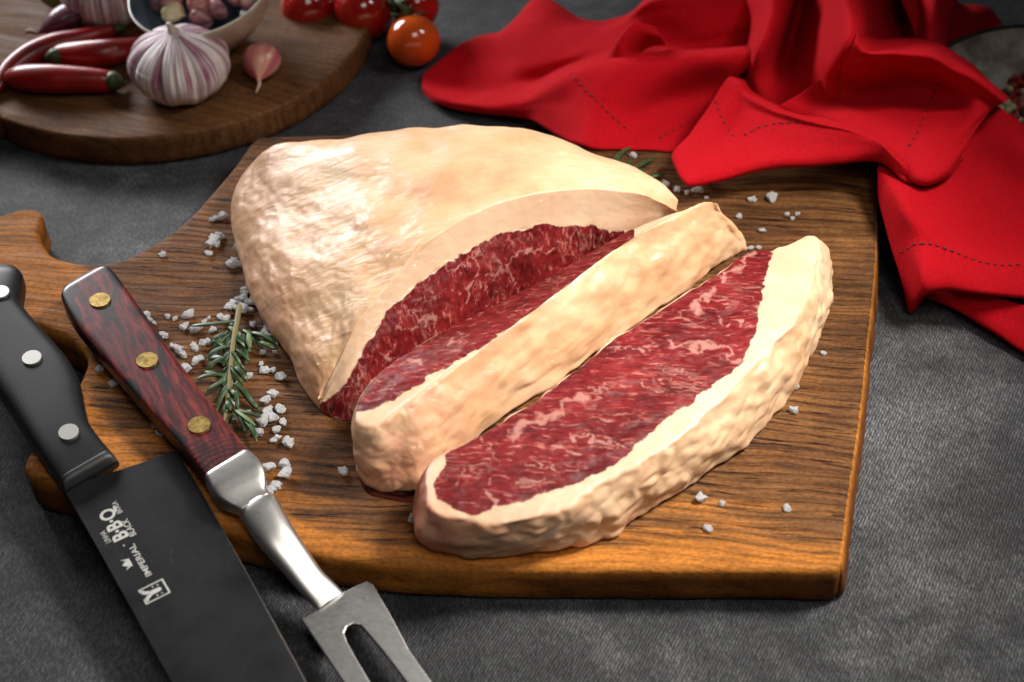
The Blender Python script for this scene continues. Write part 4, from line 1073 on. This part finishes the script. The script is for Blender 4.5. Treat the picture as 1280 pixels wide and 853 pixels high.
tube('stem', [np.r_[P(492, -10, .040), .0018], np.r_[P(497, 2, .040), .0019], np.r_[P(505, 10, .038), .0024], np.r_[P(508, 17, .034), .0030]], M_GS, vs_, n=24, ns=12)
tube('side_shoot', [np.r_[P(499, 4, .040), .0015], np.r_[P(510, -2, .044), .0013], np.r_[P(522, -12, .044), .0011]], M_GS, vs_, n=20, ns=10); keep(vs_)

# ------------------------------------------------------------------ pepper dish
def build_dish():
    base = P(1337, 118, .0); base[2] = 0
    c = P(1337, 130, .034); c[2] = 0
    root = thing('pepper_dish', 'shallow dark metal dish of peppercorns at the right edge', 'dish', tuple(c))
    RR = .090
    outp = [(.0,.002),(.045,.002),(.050,.0008),(.054,.003),(.072,.012),(.084,.024),(RR,.034)]
    inn = [(RR+.0004,.0352),(RR-.0012,.0350),(.082,.0248),(.070,.0145),(.052,.0072),(.03,.0062),(0,.006)]
    t = NT('aged_dark_metal'); cc = t.co()
    col = t.ramp(t.noise(cc, 45, 5, .65), [(.35, (.20, .16, .125)), (.5, (.40, .345, .29)), (.62, (.62, .57, .50))])
    t.p(Base_Color=col, Metallic=.35, Roughness=t.ramp(t.noise(cc, 30, 3), [(.3, .32), (.7, .55)]), Normal=t.bump(t.noise(cc, 160, 3), .0004, .5))
    V, F = lathe(cat1(np.array(outp+inn), 110), 110)
    o = mesh('dish', V, F, t.m, root)
    bm = bmesh.new(); rr0 = RR-.0002
    rv, rf = [], []
    for i in range(120):
        a = 2*math.pi*i/120
        for j in range(8):
            b_ = 2*math.pi*j/8; q = rr0+.0017*math.cos(b_); rv.append((q*math.cos(a), q*math.sin(a), .0352+.0014*math.sin(b_)))
    for i in range(120):
        for j in range(8): rf.append((i*8+j, ((i+1) % 120)*8+j, ((i+1) % 120)*8+(j+1) % 8, i*8+(j+1) % 8))
    bm.free(); mesh('rim', rv, rf, simple('dark_worn_rim', (.02, .017, .014), .4), root)
    tr = np.array(c)
    bv = BVHTree.FromPolygons([Vector(v)+Vector(tr) for v in V], F)
    return bv, c
bvd, dc = build_dish()
PC = [mat_clove('pepper_red', (.30, .012, .015), (.50, .05, .05), .4), mat_clove('pepper_pale', (.55, .45, .22), (.72, .64, .40), .5), mat_clove('pepper_dark', (.03, .015, .012), (.08, .035, .025), .6), mat_clove('pepper_pink', (.42, .10, .09), (.55, .22, .17), .5)]
def corn_mesh(seed):
    bm = bmesh.new(); bmesh.ops.create_icosphere(bm, subdivisions=2, radius=1)
    for v in bm.verts: v.co *= 1+.10*noise.noise(v.co*2.2+Vector((seed*7, 0, 0)))
    me = bpy.data.meshes.new('peppercorn'); bm.to_mesh(me); bm.free(); me.polygons.foreach_set('use_smooth', [True]*len(me.polygons))
    return me
CM = []
for i in range(4):
    for j in range(3):
        me = corn_mesh(i*3+j); me.materials.append(PC[i]); a_ = me.attributes.new('streak', 'FLOAT', 'POINT')
        a_.data.foreach_set('value', [min(1, max(0, .5+.8*noise.noise(v.co*2+Vector((j, i, 0))))) for v in me.vertices]); CM.append((i, me))
LB = {0: 'dark red peppercorn in the heap', 1: 'pale green-cream peppercorn in the heap', 2: 'nearly black peppercorn in the heap', 3: 'pink peppercorn in the heap'}
rnd = random.Random(5); placed = []
cands = []
for k in range(900):
    x = rnd.uniform(1246, 1284); y = rnd.uniform(92, 168)
    cands.append((x, y, 1.0 if k < 600 else 2.0))
for x, y, layer in cands:
    if len(placed) >= 120: break
    if (x-1300)**2/52**2+(y-130)**2/40**2 > 1: continue
    p, n = hit(bvd, x, y)
    if p is None: continue
    r = rnd.uniform(.0023, .0030); q = p+n*(r+(layer-1)*.0036)
    if any((q-pp).length < (r+r2)*.86 for pp, r2 in placed): continue
    placed.append((q, r)); 
    i, me = CM[rnd.choice([0, 0, 1, 1, 2, 3])*3+rnd.randrange(3)]
    o = bpy.data.objects.new('peppercorn', me); COL.objects.link(o); o.location = q; o.scale = (r, r, r*rnd.uniform(.85, 1)); o.rotation_euler = (rnd.random()*6, rnd.random()*6, 0)
    row = 'far' if y < 112 else ('middle' if y < 130 else 'near'); cl_ = 'left end' if x < 1262 else ('middle' if x < 1274 else 'picture edge')
    tag(o, LB[i].replace('heap', row+' row of the heap')+', '+cl_, 'peppercorn', 'peppercorns in the dark metal dish')

by = {}
for o in bpy.data.objects:
    if o.name.startswith('peppercorn'): by.setdefault(o['label'], []).append(o)
for lab, L in by.items():
    if len(L) > 1:
        for i, o in enumerate(sorted(L, key=lambda o: o.location.x)): o['label'] = lab+', '+('rightmost' if i == len(L)-1 else ['leftmost', 'second from left', 'third from left', 'fourth from left', 'fifth from left', 'sixth from left'][min(i, 5)])
# ------------------------------------------------------------------ coarse salt
def mat_salt():
    t = NT('coarse_salt'); c = t.co()
    cl = t.ramp(t.noise(c, 1.6, 3), [(.35, (.90, .86, .84)), (.65, (.98, .97, .97))])
    t.p(Base_Color=cl, Roughness=.28, Subsurface_Weight=.4, Subsurface_Radius=(1, .95, .9), Subsurface_Scale=.003, Transmission_Weight=.5, IOR=1.4, Normal=t.bump(t.noise(c, 3.5, 3), .25, .5))
    return t.m
M_SALT = mat_salt()
def crystal(seed):
    r_ = random.Random(seed); bm = bmesh.new()
    bmesh.ops.create_cube(bm, size=1.5)
    bmesh.ops.subdivide_edges(bm, edges=bm.edges[:], cuts=2, use_grid_fill=True)
    n_ = r_.uniform(.55, .95)
    for v in bm.verts:
        sp = v.co.normalized(); v.co = v.co.lerp(sp, n_)
        v.co *= 1+.55*noise.noise(v.co*1.7+Vector((seed*3.1, 0, 0)))
    for _ in range(5):
        nrm = Vector((r_.gauss(0, 1), r_.gauss(0, 1), r_.gauss(0, .7))).normalized()
        g = bm.verts[:]+bm.edges[:]+bm.faces[:]
        res = bmesh.ops.bisect_plane(bm, geom=g, plane_co=nrm*r_.uniform(.6, .8), plane_no=nrm, clear_outer=True)
        ed = [e for e in res['geom_cut'] if isinstance(e, bmesh.types.BMEdge)]
        if ed: bmesh.ops.contextual_create(bm, geom=ed)
    bmesh.ops.recalc_face_normals(bm, faces=bm.faces)
    zmin = min(v.co.z for v in bm.verts)
    for v in bm.verts: v.co.z = (v.co.z-zmin)*.72
    me = bpy.data.meshes.new('salt_crystal'); bm.to_mesh(me); bm.free(); me.materials.append(M_SALT); return me
SM = [crystal(i+1) for i in range(14)]
GS = 'coarse salt crystals scattered on the carving board'
LBL = {
 'top': 'left of the joint on the upper board',
 'pile': 'in the pile at the rosemary stem end',
 'fork1': 'between the fork handle and the rosemary, upper band',
 'fork2': 'between the fork handle and the rosemary, lower band',
 'left': 'left of the fork handle',
 'ros': 'under the rosemary needles',
 'joint': 'between the rosemary and the joint',
 'low': 'near the lower end of the rosemary',
 'neck': 'just right of the fork bolster',
 'back': 'in front of the napkin corner',
 'cent': 'below the napkin flap',
}
ORD = ['leftmost', 'second from left', 'third from left', 'fourth from left', 'fifth from left', 'sixth from left', 'seventh from left', 'eighth from left', 'ninth from left', 'tenth from left', 'eleventh from left', 'twelfth from left', 'thirteenth from left', 'fourteenth from left', 'fifteenth from left', 'rightmost']
pts = []
def add(key, L, s_=5.0): pts.extend((key, x, y, s_) for x, y in L)
add('top', [(265,274),(271,272),(278,271),(274,293),(279,296),(270,299),(264,304),(271,305),(262,317),(299,310),(305,315),(303,321),(291,326),(289,332),(298,331),(314,337)])
add('pile', [(308,362),(297,373),(291,379),(287,384),(295,384),(300,378),(304,373),(311,377),(304,385),(312,386),(317,377)], 5.4)
add('fork1', [(211,395),(219,397),(236,395),(233,405),(229,409),(246,411),(256,401),(261,397),(266,412),(275,396),(282,399),(183,392),(187,398),(193,404)])
add('fork2', [(203,417),(207,421),(215,432),(223,437),(230,444),(241,431),(246,436),(255,429),(260,427),(245,451),(251,447),(233,460),(268,446)])
add('left', [(124,461),(143,480),(194,532),(199,541)])
add('ros', [(298,421),(296,468),(312,469),(283,494),(296,523),(300,440),(276,450)], 5.4)
add('joint', [(316,406),(330,414),(335,408),(333,420),(329,441),(344,440),(331,463),(327,455),(342,463),(351,471),(350,425)], 5.2)
add('low', [(341,493),(333,500),(350,511),(334,515),(342,523),(330,528),(354,529),(346,537),(342,550),(348,547),(361,555),(324,542),(310,514)], 5.4)
add('neck', [(336,584),(357,580),(358,592),(345,607),(339,613)], 5.2)
add('back', [(817,230),(824,232),(832,231),(846,236),(858,240),(872,237),(883,247),(830,228)])
add('cent', [(924,270),(939,249),(964,247)])
singles = [(203,318,4.2,'lone salt crystal on the board neck above the fork handle tip'), (430,590,4.8,'lone salt crystal left of the middle slice on the orange wood'),
 (517,647,5.2,'salt crystal touching the left end of the front slice'), (874,623,6,'largest of the four salt crystals right of the front slice'), (903,628,5,'narrow upright salt crystal near the front slice, right of the largest'),
 (884,660,5,'flat salt crystal lowest on the board, below the front slice'), (983,634,4.6,'lone salt crystal near the lower right corner of the board'), (991,513,4.8,'salt crystal lowest of the three beside the right end of the front slice'),
 (996,483,3.6,'small salt crystal partly hidden by the right end of the front slice'), (1029,441,4,'square salt crystal right of the front slice near the board edge'), (984,267,4.6,'left crystal of the tight salt trio under the napkin flap'),
 (997,267,4.4,'right crystal of the tight salt trio under the napkin flap'), (990,272,4.6,'front crystal of the tight salt trio under the napkin flap'), (952,288,4.8,'salt crystal right above the right end of the middle slice'),
 (948,309,4.2,'salt crystal touching the top of the front slice, right one of two'), (938,310,4.2,'salt crystal touching the top of the front slice, left one of two'), (791,194,5,'lone salt crystal beside the rear rosemary sprig'), (752,202,4,'small salt crystal at the edge of the joint near the rear rosemary')]
rs = random.Random(3)
def put_salt(x, y, size, lab):
    p, n = hit(BV_BOARD, x, y+2)
    if p is None: return
    o = bpy.data.objects.new('salt_crystal', rs.choice(SM)); COL.objects.link(o)
    s_ = size*.00050*rs.choice([.7, .85, 1, 1, 1.12])
    o.location = (p.x, p.y, p.z-.0001); o.scale = (s_*rs.uniform(.95, 1.35), s_*rs.uniform(.8, 1.15), s_*rs.uniform(.7, 1.05)); o.rotation_euler = (0, 0, rs.uniform(0, 6.28))
    tag(o, lab, 'salt crystal', GS)
for key in LBL:
    grp = sorted([q for q in pts if q[0] == key], key=lambda q: q[1])
    for i, (_, x, y, s_) in enumerate(grp):
        lab = 'white salt crystal '+LBL[key]+', '+(ORD[-1] if i == len(grp)-1 else ORD[min(i, 14)])
        put_salt(x+rs.uniform(-.4, .4), y+rs.uniform(-.6, .6), s_*rs.uniform(.8, 1.2), lab)
for x, y, s_, lab in singles: put_salt(x, y, s_, lab)

# ------------------------------------------------------------------ rosemary
t = NT('rosemary_green'); tc = t.co()
t.p(Base_Color=t.ramp(t.noise(tc, 160, 3), [(.3, (.012, .028, .008)), (.55, (.030, .062, .020)), (.75, (.09, .13, .05))]), Roughness=.38, Normal=t.bump(t.noise(tc, 900, 2), .0001, .4)); M_RO = t.m
M_RO2 = simple('rosemary_pale_green', (.10, .15, .055), .5); M_RST = simple('rosemary_stem_tan', (.16, .125, .045), .55)
def needle(root, b, e, h0, h1, w_, mat, bow):
    p0 = P(*b, ZB+h0); p1 = P(*e, ZB+h1); L = p1-p0; side = np.cross(L, (0, 0, 1)); side /= np.linalg.norm(side)
    m = (p0+p1)/2+side*bow*np.linalg.norm(L)+np.array([0, 0, .0022])
    C = []
    for k, tt in enumerate(np.linspace(0, 1, 9)):
        q = p0*(1-tt)**2+2*m*tt*(1-tt)+p1*tt*tt
        C.append((q, w_*(.55+.45*math.sin(min(1, tt*1.3+.1)*math.pi*.5))*(1 if tt < .75 else math.sqrt(max(.02, (1-tt)/.25)))))
    V = []
    for q, r in C:
        for dx, dz in ((-1, .15), (-.5, .55), (0, .28), (.5, .55), (1, .15), (.5, -.35), (-.5, -.35)): V.append(q+side*r*dx+np.array([0, 0, r*dz*1.1]))
    mesh('needle', V, grid_faces(9, 7, True)+[tuple(range(7)), tuple(range(56, 63))[::-1]], mat, root)
def sprig(label, stem, needles, seed):
    r_ = random.Random(seed); c = P(*stem[len(stem)//2][:2], ZB)
    root = thing('rosemary_sprig', label, 'rosemary', tuple(c))
    tube('stem', [np.r_[P(x, y, ZB+z), r] for x, y, z, r in stem], M_RST, root, n=40, ns=10)
    for q in needles:
        (bx, by), (ex_, ey_) = q[:2]; pale = len(q) > 2
        L = math.hypot(ex_-bx, ey_-by)
        needle(root, (bx, by), (ex_, ey_), r_.uniform(.0035, .007), r_.uniform(.0012, .0055), r_.uniform(.0013, .0018), M_RO2 if pale else M_RO, r_.uniform(-.14, .14))
    if seed == 2:
        for k in range(14):
            y = r_.uniform(404, 520); x = np.interp(y, [383, 402, 430, 460, 490, 515], [299, 296, 291, 288, 285, 282]); sg = r_.choice([-1, 1]); L_ = r_.uniform(20, 34); an = r_.uniform(.35, 1.1)
            needle(root, (x, y), (x+sg*L_*math.sin(an), y+L_*math.cos(an)), r_.uniform(.003, .009), r_.uniform(.001, .007), r_.uniform(.0009, .0013), M_RO, r_.uniform(-.2, .2))
    keep(root)
nd = [((298,401),(235,408)),((286,409),(298,423),1),((285,415),(262,428)),((287,417),(268,443)),((264,427),(283,436)),((303,415),(308,455)),((311,416),(312,436),1),((310,414),(328,437)),((312,416),(347,431)),((324,428),(347,437)),
 ((289,433),(258,448)),((280,447),(256,466)),((256,465),(277,472),1),((286,470),(244,475)),((281,449),(258,451)),((284,475),(256,491)),((275,475),(290,499)),((293,442),(300,472)),((293,458),(310,477)),((290,472),(290,491),1),
 ((295,478),(325,514)),((293,480),(318,511)),((297,487),(298,513)),((286,498),(279,522)),((284,500),(288,514)),((294,513),(335,524)),((294,513),(319,532),1),((297,516),(308,543)),((303,524),(321,552)),((293,517),(286,531)),
 ((290,425),(283,440)),((291,428),(301,446)),((288,440),(279,458)),((289,450),(299,463)),((287,458),(278,470)),((285,482),(274,500)),((286,486),(297,500)),((300,412),(318,428)),((296,405),(284,412))]
sprig('rosemary sprig lying on the board among the salt, between fork and joint', [(299,383,.0055,.0016),(296,402,.006,.0016),(291,430,.0065,.0014),(288,460,.006,.0013),(285,490,.005,.0012),(282,515,.004,.0010),(280,527,.003,.0006)], nd, 2)
nd2 = [((766,207),(789,184)),((780,214),(789,200)),((787,217),(821,198)),((797,223),(832,219)),((784,213),(812,222)),((790,219),(806,212)),((775,211),(771,196)),((800,221),(818,228))]
sprig('small rosemary sprig behind the joint, in front of the napkin', [(768,208,.004,.0011),(785,216,.004,.0011),(800,221,.0035,.0010),(818,220,.003,.0005)], nd2, 4)
